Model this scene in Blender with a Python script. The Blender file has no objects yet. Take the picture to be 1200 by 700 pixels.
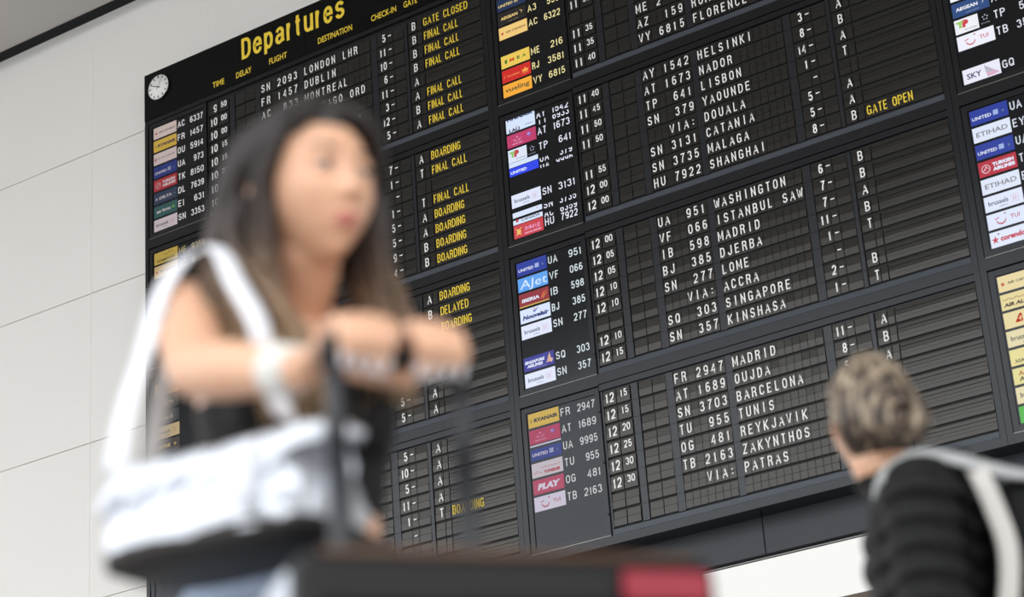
import bpy, bmesh, math, random
from mathutils import Vector, Matrix, Euler

# ---------------------------------------------------------------- camera, light, exposure
S = bpy.context.scene
COL = S.collection
FLOOR_V = 6.3737530          # board coordinates: u right, v down (block 1 lower screen corner = 0,0), floor at v = FLOOR_V
PU, QV = 2.8809, 0.9465      # pitch of the board's columns and of its blocks of eight rows

cam_d = bpy.data.cameras.new('camera')
cam = bpy.data.objects.new('camera', cam_d)
COL.objects.link(cam)
cam_d.sensor_width = 36.0
cam_d.lens = 76.377
RGT = Vector((0.8233937, 0.5633497, -0.0682637))
UPV = Vector((0.2691359, -0.2817725, 0.9209615))
BCK = Vector((0.4995886, -0.7766861, -0.3836273))
m = Matrix((RGT, UPV, BCK)).transposed().to_4x4()
m.translation = Vector((9.2583656, -9.9205892, 0.2))
cam.matrix_world = m
cam_d.clip_start = 0.05
cam_d.clip_end = 200
cam_d.dof.use_dof = True
cam_d.dof.focus_distance = 12.9
cam_d.dof.aperture_fstop = 2.3
S.camera = cam

w = bpy.data.worlds.new('hall daylight')
S.world = w
w.use_nodes = True
w.node_tree.nodes['Background'].inputs[0].default_value = (0.97, 0.985, 1.0, 1)
w.node_tree.nodes['Background'].inputs[1].default_value = 2.25

S.view_settings.view_transform = 'Standard'
S.view_settings.look = 'None'
S.view_settings.exposure = 0.0
S.view_settings.gamma = 1.0
S.view_settings.use_curve_mapping = False

random.seed(4)

# ---------------------------------------------------------------- helpers
def lin(c):
    return tuple(((x / 255) / 12.92 if x / 255 <= 0.04045 else ((x / 255 + 0.055) / 1.055) ** 2.4) for x in c)

MATS = {}
def mat(name, rgb, rough=0.5, metal=0.0, spec=0.5, noise=0.0, scale=20.0, bump=0.0, bscale=60.0, sheen=0.0, coat=0.0):
    if name in MATS:
        return MATS[name]
    mt = bpy.data.materials.new(name)
    mt.use_nodes = True
    nt = mt.node_tree
    b = nt.nodes['Principled BSDF']
    col = lin(rgb)
    b.inputs['Base Color'].default_value = (*col, 1)
    b.inputs['Roughness'].default_value = rough
    b.inputs['Metallic'].default_value = metal
    b.inputs['Specular IOR Level'].default_value = spec
    if sheen: b.inputs['Sheen Weight'].default_value = sheen
    if coat: b.inputs['Coat Weight'].default_value = coat
    if noise or bump:
        tc = nt.nodes.new('ShaderNodeTexCoord')
    if noise:
        n = nt.nodes.new('ShaderNodeTexNoise'); n.inputs['Scale'].default_value = scale; n.inputs['Detail'].default_value = 4
        nt.links.new(tc.outputs['Object'], n.inputs['Vector'])
        mx = nt.nodes.new('ShaderNodeMix'); mx.data_type = 'RGBA'
        mx.inputs[6].default_value = (*[c * (1 - noise) for c in col], 1)
        mx.inputs[7].default_value = (*[min(1, c * (1 + noise)) for c in col], 1)
        nt.links.new(n.outputs['Fac'], mx.inputs[0])
        nt.links.new(mx.outputs[2], b.inputs['Base Color'])
    if bump:
        n2 = nt.nodes.new('ShaderNodeTexNoise'); n2.inputs['Scale'].default_value = bscale; n2.inputs['Detail'].default_value = 3
        nt.links.new(tc.outputs['Object'], n2.inputs['Vector'])
        bp = nt.nodes.new('ShaderNodeBump'); bp.inputs['Strength'].default_value = bump; bp.inputs['Distance'].default_value = 0.01
        nt.links.new(n2.outputs['Fac'], bp.inputs['Height'])
        nt.links.new(bp.outputs['Normal'], b.inputs['Normal'])
    MATS[name] = mt
    return mt

def glow(rgb, k=1.0):
    name = 'screen light %d %d %d %.2f' % (*rgb, k)
    if name in MATS:
        return MATS[name]
    mt = bpy.data.materials.new(name); mt.use_nodes = True
    b = mt.node_tree.nodes['Principled BSDF']
    b.inputs['Base Color'].default_value = (0.01, 0.01, 0.01, 1)
    b.inputs['Roughness'].default_value = 0.35
    b.inputs['Emission Color'].default_value = (*lin(rgb), 1)
    b.inputs['Emission Strength'].default_value = k
    MATS[name] = mt
    return mt

class MB:
    """collects shapes in one mesh with several materials"""
    def __init__(s): s.v = []; s.f = []; s.m = []; s.mats = []; s.smooth = []
    def mi(s, m):
        if m not in s.mats: s.mats.append(m)
        return s.mats.index(m)
    def add(s, vs, fs, m, smooth=False):
        o = len(s.v); k = s.mi(m)
        s.v += [tuple(v) for v in vs]
        s.f += [tuple(i + o for i in f) for f in fs]
        s.m += [k] * len(fs); s.smooth += [smooth] * len(fs)
    def box(s, a, b, m):
        x0, y0, z0 = a; x1, y1, z1 = b
        s.add([(x0,y0,z0),(x1,y0,z0),(x1,y1,z0),(x0,y1,z0),(x0,y0,z1),(x1,y0,z1),(x1,y1,z1),(x0,y1,z1)],
              [(0,3,2,1),(4,5,6,7),(0,1,5,4),(1,2,6,5),(2,3,7,6),(3,0,4,7)], m)
    def tube(s, pts, rad, m, seg=8, cap=True):
        pts = [Vector(p) for p in pts]; n = len(pts)
        if not isinstance(rad, (list, tuple)): rad = [rad] * n
        vs = []; fs = []
        t0 = (pts[1] - pts[0]).normalized()
        up = Vector((0, 0, 1)) if abs(t0.z) < 0.9 else Vector((1, 0, 0))
        nrm = (up - t0 * up.dot(t0)).normalized()
        for i, p in enumerate(pts):
            t = (pts[min(i + 1, n - 1)] - pts[max(i - 1, 0)]).normalized()
            nrm = (nrm - t * nrm.dot(t)).normalized(); bn = t.cross(nrm)
            r = rad[i]
            ra, rb = r if isinstance(r, (list, tuple)) else (r, r)
            for k in range(seg):
                a = 2 * math.pi * k / seg
                vs.append(p + nrm * (math.cos(a) * ra) + bn * (math.sin(a) * rb))
        for i in range(n - 1):
            for k in range(seg):
                k2 = (k + 1) % seg
                fs.append((i*seg+k, i*seg+k2, (i+1)*seg+k2, (i+1)*seg+k))
        if cap:
            fs.append(tuple(reversed(range(seg)))); fs.append(tuple((n-1)*seg + k for k in range(seg)))
        s.add(vs, fs, m, True)
    def mesh(s, name):
        me = bpy.data.meshes.new(name)
        me.from_pydata(s.v, [], s.f)
        for mt in s.mats: me.materials.append(mt)
        me.polygons.foreach_set('material_index', s.m)
        me.polygons.foreach_set('use_smooth', s.smooth)
        me.update()
        return me
    def build(s, name, parent=None, loc=(0,0,0)):
        return link(name, s.mesh(name), parent, loc)

def link(name, me, parent=None, loc=(0,0,0)):
    o = bpy.data.objects.new(name, me)
    COL.objects.link(o)
    o.parent = parent
    o.location = loc
    return o

def tag(o, label=None, cat=None, group=None, kind=None):
    if label: o['label'] = label
    if cat: o['category'] = cat
    if group: o['group'] = group
    if kind: o['kind'] = kind
    return o

def empty(name, loc, rz=0):
    o = bpy.data.objects.new(name, None); COL.objects.link(o)
    o.location = loc; o.rotation_euler = (0, 0, rz); o.empty_display_size = 0.1
    return o

def bevel(me, w=0.004, seg=2):
    bm = bmesh.new(); bm.from_mesh(me)
    bmesh.ops.bevel(bm, geom=[e for e in bm.edges if len(e.link_faces) == 2 and e.calc_face_angle(0) > 0.6], offset=w, segments=seg, affect='EDGES', profile=0.6, clamp_overlap=True)
    bm.to_mesh(me); bm.free()
    return me

# lettering: outlines of Blender's own font as flat meshes -------------------
_text = {}
def word(txt, bold=0.0, spacing=1.0):
    key = (txt, bold, spacing)
    if key in _text: return _text[key]
    cu = bpy.data.curves.new('lettering', 'FONT')
    cu.body = txt; cu.resolution_u = 2; cu.offset = bold; cu.space_character = spacing
    cu.fill_mode = 'FRONT'
    o = bpy.data.objects.new('lettering', cu); COL.objects.link(o)
    dg = bpy.context.evaluated_depsgraph_get()
    me = o.evaluated_get(dg).to_mesh()
    vs = [(v.co.x, v.co.y) for v in me.vertices]
    fs = [tuple(p.vertices) for p in me.polygons]
    o.evaluated_get(dg).to_mesh_clear()
    bpy.data.objects.remove(o); bpy.data.curves.remove(cu)
    x0 = min(v[0] for v in vs); x1 = max(v[0] for v in vs)
    y0 = min(v[1] for v in vs); y1 = max(v[1] for v in vs)
    _text[key] = (vs, fs, x0, x1, y0, y1)
    return _text[key]
_cap = {}
def capheight(bold):
    if bold not in _cap:
        _, _, _, _, y0, y1 = word('H', bold); _cap[bold] = (y0, y1)
    return _cap[bold]

def put_text(mb, txt, x0, x1, zbase, h, y, m, bold=0.02, shear=0.0, fit='width', clip=None):
    """write txt between x0 and x1 on the plane Y = y, capitals h tall above zbase"""
    vs, fs, a, b, _, _ = word(txt, bold)
    c0, c1 = capheight(bold)
    sz = h / (c1 - c0)
    sx = (x1 - x0) / (b - a)
    pts = [(x0 + (vx - a) * sx + shear * (vy - c0) * sz, y, zbase + (vy - c0) * sz) for vx, vy in vs]
    fs = [tuple(f) for f in fs]
    if clip:
        bm = bmesh.new()
        bv = [bm.verts.new(p) for p in pts]
        for f in fs:
            try: bm.faces.new([bv[i] for i in f])
            except ValueError: pass
        for zc, sgn in ((clip[0], -1), (clip[1], 1)):
            bmesh.ops.bisect_plane(bm, geom=bm.verts[:] + bm.edges[:] + bm.faces[:], plane_co=(0, 0, zc), plane_no=(0, 0, sgn), clear_outer=True)
        bm.verts.index_update()
        pts = [tuple(v.co) for v in bm.verts]; fs = [tuple(v.index for v in f.verts) for f in bm.faces]
        bm.free()
    mb.add(pts, fs, m)

def disc(mb, x, z, rx, rz, y, m, n=20, a0=0, a1=2*math.pi):
    mb.add([(x, y, z)] + [(x + rx*math.cos(a0 + (a1-a0)*i/n), y, z + rz*math.sin(a0 + (a1-a0)*i/n)) for i in range(n+1)], [(0, i+1, i+2) for i in range(n)], m)
def poly(mb, pts, y, m):
    mb.add([(px, y, pz) for px, pz in pts], [tuple(range(len(pts)))], m)
def band(mb, pts, wd, y, m):
    """a thick polyline lying on the plane"""
    vs = []
    for i, (px, pz) in enumerate(pts):
        a = pts[max(0, i-1)]; b = pts[min(len(pts)-1, i+1)]
        dx, dz = b[0]-a[0], b[1]-a[1]; L = math.hypot(dx, dz) or 1
        ww = wd[i] if isinstance(wd, (list, tuple)) else wd
        vs += [(px - dz/L*ww/2, y, pz + dx/L*ww/2), (px + dz/L*ww/2, y, pz - dx/L*ww/2)]
    mb.add(vs, [(2*i, 2*i+1, 2*i+3, 2*i+2) for i in range(len(pts)-1)], m)

# condensed grotesque lettering, drawn as strokes of even weight ------------
def _arc(cx, cy, rx, ry, a0, a1, n=7):
    return [(cx + rx*math.cos(math.radians(a0 + (a1-a0)*i/n)), cy + ry*math.sin(math.radians(a0 + (a1-a0)*i/n))) for i in range(n+1)]
_O = _arc(.5, .68, .5, .32, 0, 180) + _arc(.5, .32, .5, .32, 180, 360) + [(1, .68)]
GL = {
 'A': [[(0,0),(.5,1),(1,0)], [(.2,.30),(.8,.30)]],
 'B': [[(.5,.53),(0,.53),(0,1),(.5,1)] + _arc(.5,.765,.44,.235,80,-90) + [(.5,.53)] + _arc(.5,.265,.5,.265,90,-90) + [(0,0),(0,.53)]],
 'C': [_arc(.5,.70,.5,.30,8,180) + _arc(.5,.30,.5,.30,180,352)],
 'D': [[(0,.5),(0,1),(.42,1)] + _arc(.42,.65,.58,.35,80,0) + _arc(.42,.35,.58,.35,0,-90) + [(0,0),(0,.5)]],
 'E': [[(1,1),(0,1),(0,0),(1,0)], [(0,.52),(.88,.52)]],
 'F': [[(1,1),(0,1),(0,0)], [(0,.50),(.86,.50)]],
 'G': [_arc(.5,.70,.5,.30,12,180) + _arc(.5,.30,.5,.30,180,340) + [(1,.46),(.55,.46)], [(1,.46),(1,0)]],
 'H': [[(0,0),(0,1)], [(1,0),(1,1)], [(0,.52),(1,.52)]],
 'I': [[(.5,0),(.5,1)]],
 'J': [[(1,1),(1,.30)] + _arc(.5,.28,.5,.28,0,-172)],
 'K': [[(0,0),(0,1)], [(.98,1),(0,.36)], [(.32,.56),(1,0)]],
 'L': [[(0,1),(0,0),(1,0)]],
 'M': [[(0,0),(0,1)], [(1,0),(1,1)], [(.02,.97),(.5,.22),(.98,.97)]],
 'N': [[(0,0),(0,1)], [(1,0),(1,1)], [(0,.97),(1,.03)]],
 'O': [_O], '0': [_O],
 'P': [[(0,0),(0,1),(.5,1)] + _arc(.5,.74,.5,.26,80,-90) + [(0,.48)]],
 'Q': [_O, [(.55,.25),(1.05,-.04)]],
 'R': [[(0,0),(0,1),(.5,1)] + _arc(.5,.76,.48,.24,80,-90) + [(0,.52)], [(.5,.52),(.86,.42),(.92,.2),(1,0)]],
 'S': [_arc(.5,.745,.46,.255,8,245) + _arc(.5,.265,.5,.265,65,-172)],
 'T': [[(0,1),(1,1)], [(.5,1),(.5,0)]],
 'U': [[(0,1),(0,.32)] + _arc(.5,.30,.5,.30,180,360) + [(1,.32),(1,1)]],
 'V': [[(0,1),(.5,0),(1,1)]],
 'W': [[(0,1),(.25,0),(.5,.85),(.75,0),(1,1)]],
 'X': [[(0,0),(1,1)], [(0,1),(1,0)]],
 'Y': [[(0,1),(.5,.42),(1,1)], [(.5,.42),(.5,0)]],
 'Z': [[(0,1),(1,1),(0,0),(1,0)]],
 '1': [[(.05,.76),(.45,.82),(.62,1),(.62,0)]],
 '2': [_arc(.5,.71,.48,.29,172,-20) + [(.72,.42),(.08,.10),(0,0),(1,0)]],
 '3': [_arc(.48,.755,.44,.245,165,-65) + _arc(.48,.265,.5,.265,65,-168)],
 '4': [[(.76,0),(.76,1),(0,.26),(1,.26)]],
 '5': [[(.92,1),(.14,1),(.06,.50)] + _arc(.48,.32,.5,.32,128,-165)],
 '6': [_arc(.52,.74,.44,.26,25,180) + _arc(.5,.31,.5,.31,180,540)],
 '7': [[(0,1),(1,1),(.52,.5),(.36,0)]],
 '8': [_arc(.5,.76,.42,.24,-90,270,12), _arc(.5,.265,.5,.265,-90,270,12)],
 '9': [_arc(.48,.26,.46,.26,208,360) + _arc(.5,.69,.5,.31,0,360,12)],
 '-': [[(0,.42),(1,.42)]], ':': [[(.5,.12),(.5,.26)], [(.5,.62),(.5,.76)]],
 'e': [[(0,.42),(1,.42)] + _arc(.5,.46,.5,.32,5,180) + _arc(.5,.30,.5,.30,180,345)],
 'p': [[(0,-.24),(0,.78)], _arc(.5,.39,.5,.39,150,-150,12)],
 'a': [_arc(.5,.55,.46,.23,165,10) + [(.96,.12),(1.06,0)], [(.96,.46),(.5,.40)] + _arc(.42,.21,.42,.21,100,270) + [(.70,.06),(.96,.24)]],
 'r': [[(0,0),(0,.78)], _arc(.8,.30,.8,.46,175,85)],
 't': [[(.42,1.0),(.42,.16)] + _arc(.80,.16,.38,.16,180,270), [(-.05,.76),(.98,.76)]],
 'u': [[(0,.78),(0,.26)] + _arc(.48,.24,.48,.24,180,350), [(1,.78),(1,0)]],
 's': [_arc(.5,.585,.46,.195,10,240) + _arc(.5,.20,.5,.20,60,-170)],
}
GW = {'I': .30, '1': .55, 'M': 1.3, 'W': 1.5, 'J': .85, 'L': .88, 'E': .92, 'F': .88, '-': .5, ':': .3, 'T': 1.0, 'r': .62, 't': .80, 'D': 1.05, 'A': 1.12, 'V': 1.1}
def stroke(mb, pts, t, y, m):
    q = [pts[0]]
    for p in pts[1:]:
        if math.hypot(p[0]-q[-1][0], p[1]-q[-1][1]) > t*0.04: q.append(p)
    n = len(q); closed = n > 3 and math.hypot(q[0][0]-q[-1][0], q[0][1]-q[-1][1]) < t*0.3
    vs = []
    for i, p in enumerate(q):
        a = q[i-1] if i else (q[-2] if closed else None); b = q[i+1] if i < n-1 else (q[1] if closed else None)
        def un(u, v):
            L = math.hypot(v[0]-u[0], v[1]-u[1]) or 1e-9; return ((v[0]-u[0])/L, (v[1]-u[1])/L)
        d1 = un(a, p) if a else un(p, b); d2 = un(p, b) if b else d1
        n1 = (-d1[1], d1[0]); n2 = (-d2[1], d2[0]); mx, mz = n1[0]+n2[0], n1[1]+n2[1]; L = math.hypot(mx, mz)
        if L < 0.5: mx, mz, k = n2[0], n2[1], 1.0
        else:
            mx, mz = mx/L, mz/L; k = min(1.0 / max(0.35, mx*n2[0] + mz*n2[1]), 1.9)
        vs += [(p[0] + mx*k*t/2, y, p[1] + mz*k*t/2), (p[0] - mx*k*t/2, y, p[1] - mz*k*t/2)]
    mb.add(vs, [(2*i, 2*i+1, 2*i+3, 2*i+2) for i in range(n-1)], m)
def glyph(mb, ch, x0, x1, zb, h, y, m, t):
    for k, st in enumerate(GL[ch]):
        tv = t * (0.72 if ch in 'NM' and k == 2 else 1)
        pts = [(x0 + t/2 + px*(x1 - x0 - t), zb + t*0.5 + pz*(h - t)) for px, pz in st]
        # square ends reach the full cap height
        if ch in 'AHIKLMNTVWXYFPRUJ147urpt' :
            def ext(a, b):
                L = math.hypot(a[0]-b[0], a[1]-b[1]) or 1; return (a[0] + (a[0]-b[0])/L*t/2, a[1] + (a[1]-b[1])/L*t/2)
            if abs(pts[0][1] - pts[1][1]) > abs(pts[0][0] - pts[1][0]): pts[0] = ext(pts[0], pts[1])
            if abs(pts[-1][1] - pts[-2][1]) > abs(pts[-1][0] - pts[-2][0]): pts[-1] = ext(pts[-1], pts[-2])
        stroke(mb, pts, tv, y - 0.0003 * k, m)
def line(mb, s, x0, x1, zb, h, y, m, t, gap=0.32, clip=None, space=0.75):
    """a word in the condensed lettering, filling x0..x1"""
    ws = [space if c == ' ' else GW.get(c, 1.0) for c in s]
    tot = sum(ws) + gap * (len(s) - 1); u = (x1 - x0) / tot; x = x0
    tmp = MB()
    for c, w_ in zip(s, ws):
        if c != ' ': glyph(tmp, c, x, x + w_*u, zb, h, y, m, min(t, w_*u) if c != 'I' else t)
        x += (w_ + gap) * u
    if clip:
        bm = bmesh.new(); bv = [bm.verts.new(p) for p in tmp.v]
        for f in tmp.f:
            try: bm.faces.new([bv[i] for i in f])
            except ValueError: pass
        for zc, sgn in ((clip[0], -1), (clip[1], 1)):
            bmesh.ops.bisect_plane(bm, geom=bm.verts[:] + bm.edges[:] + bm.faces[:], plane_co=(0, 0, zc), plane_no=(0, 0, sgn), clear_outer=True)
        bm.verts.index_update()
        mb.add([tuple(v.co) for v in bm.verts], [tuple(v.index for v in f.verts) for f in bm.faces], m); bm.free()
    else: mb.add(tmp.v, tmp.f, m)
# ---------------------------------------------------------------- the setting
M_wall = mat('off white wall panel', (236, 234, 230), 0.55, noise=0.015, scale=1.5)
M_joint = mat('wall joint', (205, 203, 198), 0.8)
M_ceil = mat('pale ceiling board', (196, 192, 190), 0.7, noise=0.02, scale=3)
M_void = mat('dark reveal', (6, 6, 6), 0.9)
M_fascia = mat('dark blue grey fascia', (36, 41, 49), 0.42, noise=0.05, scale=6)
M_floor = mat('grey terrazzo floor', (150, 148, 145), 0.3, noise=0.2, scale=40)

def setting():
    bk = MB(); bk.box((-9, 0.215, -0.0), (24, 0.379, 8.235), M_joint)
    wall = tag(bk.build('wall_back'), kind='structure')
    # square wall panels with open joints; verticals at x = 0.38 + 1.12 k, horizontals at z = 3.05 + 1.1 k
    pw, ph, g = 1.118, 1.1, 0.0028
    zs = [0.02, 1.01, 2.11] + [0] * 0
    zj = [7.357 - 1.103 * k for k in range(7)]          # 7.357, 6.25, 5.15, 4.05, 2.95, 1.84, 0.74
    rows = [(zj[i + 1], zj[i]) for i in range(6)] + [(0.12, zj[6]), (zj[0], 8.235)]
    share = {}
    for i in range(-6, 20):
        xa = 0.38 + pw * i
        for (za, zb) in rows:
            if 0 <= i <= 12 and za > 3.3 and zb < 7.2: continue      # wholly behind the board
            key = round(zb - za, 3)
            if key not in share:
                pm = MB(); pm.box((g, 0.0, g), (pw - g, 0.015, zb - za - g), M_wall); share[key] = pm.mesh('wall_panel')
            link('wall_panel', share[key], wall, (xa, 0.2, za))
    js = MB(); js.box((-.0022, 0, 0), (.0022, .004, 8.10), mat('pale joint highlight', (246, 245, 242), .5)); jm = js.mesh('joint_highlight')  # highlight along the vertical joints, painted in as thin near-white strips
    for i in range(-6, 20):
        if not (1 <= i <= 12): link('joint_highlight', jm, wall, (0.38 + pw * i, 0.198, 0.13))
    top = MB(); top.add([(-9, .38, 8.10), (24, .38, 8.10), (24, .38, 8.594), (-9, .38, 8.594), (-9, .40, 8.10), (24, .40, 8.10), (24, .40, 8.594), (-9, .40, 8.594)], [(0,1,2,3),(4,7,6,5),(0,4,5,1),(3,2,6,7),(0,3,7,4),(1,5,6,2)], M_wall)  # top wall band, set back in an added recess to darken it below the ceiling
    tag(top.build('trim_1'), kind='structure')
    rv = MB(); rv.box((-9, 0.38, 8.595), (24, 0.45, 8.9), M_void); rv.box((-9, 0.165, 8.50), (24, 0.185, 8.9), M_void)
    tag(rv.build('trim_2'), kind='structure')
    ce = MB()
    ce.box((-9, -9.0, 8.506), (24, 0.17, 8.70), M_ceil)
    tag(ce.build('ceiling'), kind='structure')
    fl = MB(); fl.box((-26, -40, -0.2), (40, 0.4, 0.0), M_floor)
    tag(fl.build('floor'), kind='structure')
    sk = MB(); sk.box((-9, 0.19, 0.0), (24, 0.216, 0.115), M_fascia)
    tag(sk.build('baseboard_back'), kind='structure')
    # dark fascia panels below the board
    for k in range(-1, 4):
        f_ = MB(); f_.box((0, 0, 0), (2.236, 0.03, 0.50), M_fascia)
        xa = 4.25 + 2.24 * (k - 1)
        o = link('fascia_panel', bevel(f_.mesh('fascia_panel'), 0.003, 1), wall, (xa, 0.165, 3.275))
        s_ = MB(); s_.tube([(0.02, -0.001, 0.235), (0.02, -0.004, 0.235)], 0.006, M_steel, 8)
        s_.build('screw', o)
    tr = MB(); tr.box((2.0, 0.148, 3.262), (10.9, 0.20, 3.274), M_void); tr.box((2.0, 0.144, 3.249), (10.9, 0.20, 3.255), M_steel)
    tag(tr.build('trim_3'), kind='structure')

M_steel = mat('dull steel', (120, 120, 120), 0.35, metal=0.9)

def light_screen():
    # bright white advertising screen under the fascia
    t = empty('video_wall', (2.0, 0.15, 2.955))
    tag(t, 'long bright blank white screen on the wall below the dark fascia under the board', 'screen')
    b_ = MB(); b_.box((0, 0.0, 0.0), (8.9, 0.05, 0.29), M_frame_black); b_.build('housing', t)
    n = 8; wd = 8.9 / n; share = None
    white = glow((240, 240, 236), 1.0)
    p_ = MB(); p_.box((0.0008, -0.006, 0.004), (wd - 0.0008, 0.0, 0.288), white); share = p_.mesh('led_panel')
    for i in range(n): link('led_panel', share, t, (i * wd, 0, 0))
    e_ = MB(); e_.box((0, -0.012, -0.03), (8.9, 0.05, 0.0), mat('brown trim', (92, 74, 60), 0.5)); tag(e_.build('bottom_rail', t), 'brown bottom rail')

M_frame_black = mat('black board frame', (13, 13, 14), 0.42, spec=0.5, noise=0.15, scale=12)

# ---------------------------------------------------------------- the board
M_cab = mat('satin black cabinet', (10, 10, 11), 0.22, spec=0.6, noise=0.2, scale=9)
M_head = mat('black header sheet', (6, 6, 6), 0.35, spec=0.15)
M_flap = mat('charcoal flap', (23, 23, 21), 0.2, spec=0.65, noise=0.12, scale=30)
M_flap2 = mat('charcoal flap lower half', (21, 21, 20), 0.2, spec=0.65, noise=0.12, scale=30)
M_slot = mat('flap slot black', (7, 7, 7), 0.6)
M_strip = mat('grey filler strip', (26, 27, 30), 0.22, spec=0.6)
M_sill = mat('grey sloped sill', (66, 71, 80), 0.30, spec=0.8)
M_white = mat('printed white', (246, 246, 244), 0.5)
M_yel = mat('printed yellow', (246, 214, 60), 0.5)
M_lcd = mat('screen glass', (8, 8, 9), 0.16, spec=0.5)

for _m, _t in ((M_cab, (.80, .84, .90)), (M_strip, (.86, .90, .96)), (M_sill, (.90, .95, 1.0)), (M_lcd, (.86, .92, 1.0)), (M_flap, (1.0, .97, .92)), (M_flap2, (1.0, .97, .92))):
    _m.node_tree.nodes['Principled BSDF'].inputs['Specular Tint'].default_value = (*_t, 1)
_flaps = {}
def flap_mesh(w_, kind, ch=None, k=0):
    key = (round(w_, 4), kind, ch, k)
    if key in _flaps: return _flaps[key]
    mb = MB(); h = 0.084; a = w_ / 2
    # upper leaf leans back at its top, lower leaf stands a little proud
    t = 0.0008 + 0.00035 * k
    mb.add([(-a,0.004,0.0015),(a,0.004,0.0015),(a,0.004+t,h/2),(-a,0.004+t,h/2),(-a,0.012,0.0015),(a,0.012,0.0015),(a,0.012,h/2),(-a,0.012,h/2)],
           [(0,1,2,3),(3,2,6,7),(0,4,5,1),(0,3,7,4),(1,5,6,2)], M_flap)
    mb.add([(-a,0.001,-0.0015),(a,0.001,-0.0015),(a,0.0018,-h/2),(-a,0.0018,-h/2),(-a,0.012,-0.0015),(a,0.012,-0.0015),(a,0.012,-h/2),(-a,0.012,-h/2)],
           [(0,3,2,1),(0,1,5,4),(3,7,6,2),(0,4,7,3),(1,2,6,5)], M_flap2)
    y = -0.0008
    if kind == 'remark':
        for zz in (0.022, -0.020):
            mb.box((-a + 0.004, 0.0004, zz), (a - 0.004, 0.0045, zz + 0.0009), M_slot)
        for xx in (-a + 0.02, -0.08, 0.06, a - 0.012):
            mb.box((xx, -0.0005, -0.009), (xx + 0.003, 0.004, -0.005), M_slot)
    if ch:
        T_ = 0.0072
        if kind == 'letter':
            wd = {'I': T_, '1': 0.018, ':': 0.010, 'W': 0.036, 'M': 0.034, 'J': 0.026, 'L': 0.025, 'A': 0.032, 'T': 0.030, 'V': 0.031, 'Y': 0.031}.get(ch, 0.0285)
            off = -0.003 if ch == '1' else 0
            glyph(mb, ch, off - wd/2, off + wd/2, -0.0285, 0.057, y, M_white, T_ if ch != ':' else 0.009)
        elif kind == 'hour':
            n = len(ch)
            for i, c in enumerate(ch):
                cx = -0.017 + 0.034 * i if n == 2 else 0.017
                wd = 0.030 if c != '1' else 0.020
                glyph(mb, c, cx - wd/2, cx + wd/2, -0.028, 0.058, y, M_white, 0.0088)
        elif kind == 'minute':
            for i, c in enumerate(ch):
                cx = 0.0035 - 0.0135 + 0.027 * i; wd = 0.0235 if c != '1' else 0.015
                glyph(mb, c, cx - wd/2, cx + wd/2, -0.012, 0.043, y, M_white, 0.0068)
        elif kind == 'desk':
            n = len(ch)
            for i, c in enumerate(ch):
                cx = 0.020 - 0.030 * (n - 1 - i); wd = 0.0265 if c != '1' else 0.018
                glyph(mb, c, cx - wd/2, cx + wd/2, -0.0275, 0.056, y, M_white, 0.0080)
        elif kind == 'dash':
            mb.box((-0.011, y - 0.0004, 0.002), (0.012, y, 0.009), M_white)
        elif kind == 'remark':
            wd = {'GATE CLOSED': 0.345, 'FINAL CALL': 0.265, 'BOARDING': 0.222, 'DELAYED': 0.205, 'GATE OPEN': 0.270}[ch]
            line(mb, ch, -a + 0.009, -a + 0.009 + wd, -0.028, 0.056, y, M_yel, 0.0068, gap=0.2)
    _flaps[key] = mb.mesh('flap')
    return _flaps[key]

# the flights shown: (block, row): (hour, minute, flight 7 characters, destination, desk, dash, gate, remark)
F = {}
def rowdata(col, b, lines):
    for r, ln in enumerate(lines):
        if ln: F[(col, b, r)] = ln
FC, BO, GC = 'FINAL CALL', 'BOARDING', 'GATE CLOSED'
rowdata(0, 0, [(' 9','50','SN 2093','LONDON LHR','5','-','B',GC), ('10','00','FR 1457','DUBLIN','11','-','B',FC), ('10','00','AC  833','MONTREAL','10','-','B',FC),
    ('10','15','UA  973','CHICAGO ORD','6','-','B',FC), ('10','15','','KRAKOW','11','-','A',None), ('10','20','','COPENHAGEN','3','-','A',FC), ('10','20','','','12','-','B',FC), ('10','20','','','5','-','A',FC)])
rowdata(0, 1, [('10','25','','','7','-','A',BO), ('10','25','','','1','-','T',FC), ('','','','','','-','',None), ('','','','','1','-','T',FC),
    ('','','','','5','-','A',BO), ('','','','','5','-','A',BO), ('','','','','9','-','B',BO), ('','','','','4','-','B',BO)])
rowdata(0, 2, [('','','','','','','A',BO), ('','','','','','','B','DELAYED'), ('','','','','','','',BO), None, None, ('','','','','','-','',None), ('','','','','5','-','A',None), ('','','','','5','-','A',None)])
rowdata(0, 3, [('','','','','5','-','A',None), ('','','','','10','-','A',None), ('','','','','5','-','A',None), ('','','','','11','-','A',None), ('','','','','1','-','T',BO), ('','','','','','-','',None), None, None])
rowdata(1, 0, [None, None, None, ('11','30','','','','','',None), None, ('11','35','ME 2','','','-','',None), ('11','35','AZ  159','ROME','','-','',None), ('11','40','VY 6815','FLORENCE','','-','A',None)])
rowdata(1, 1, [('11','40','AY 1542','HELSINKI','3','-','A',None), ('11','45','AT 1673','NADOR','8','-','B',None), ('11','50','TP  641','LISBON','14','-','A',None), ('11','50','SN  379','YAOUNDE','1','-','T',None),
    ('','','   VIA:','DOUALA','','-','',None), ('11','55','SN 3131','CATANIA','5','-','A',None), ('12','00','SN 3735','MALAGA','5','-','A',None), ('12','00','HU 7922','SHANGHAI','8','-','B','GATE OPEN')])
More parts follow.
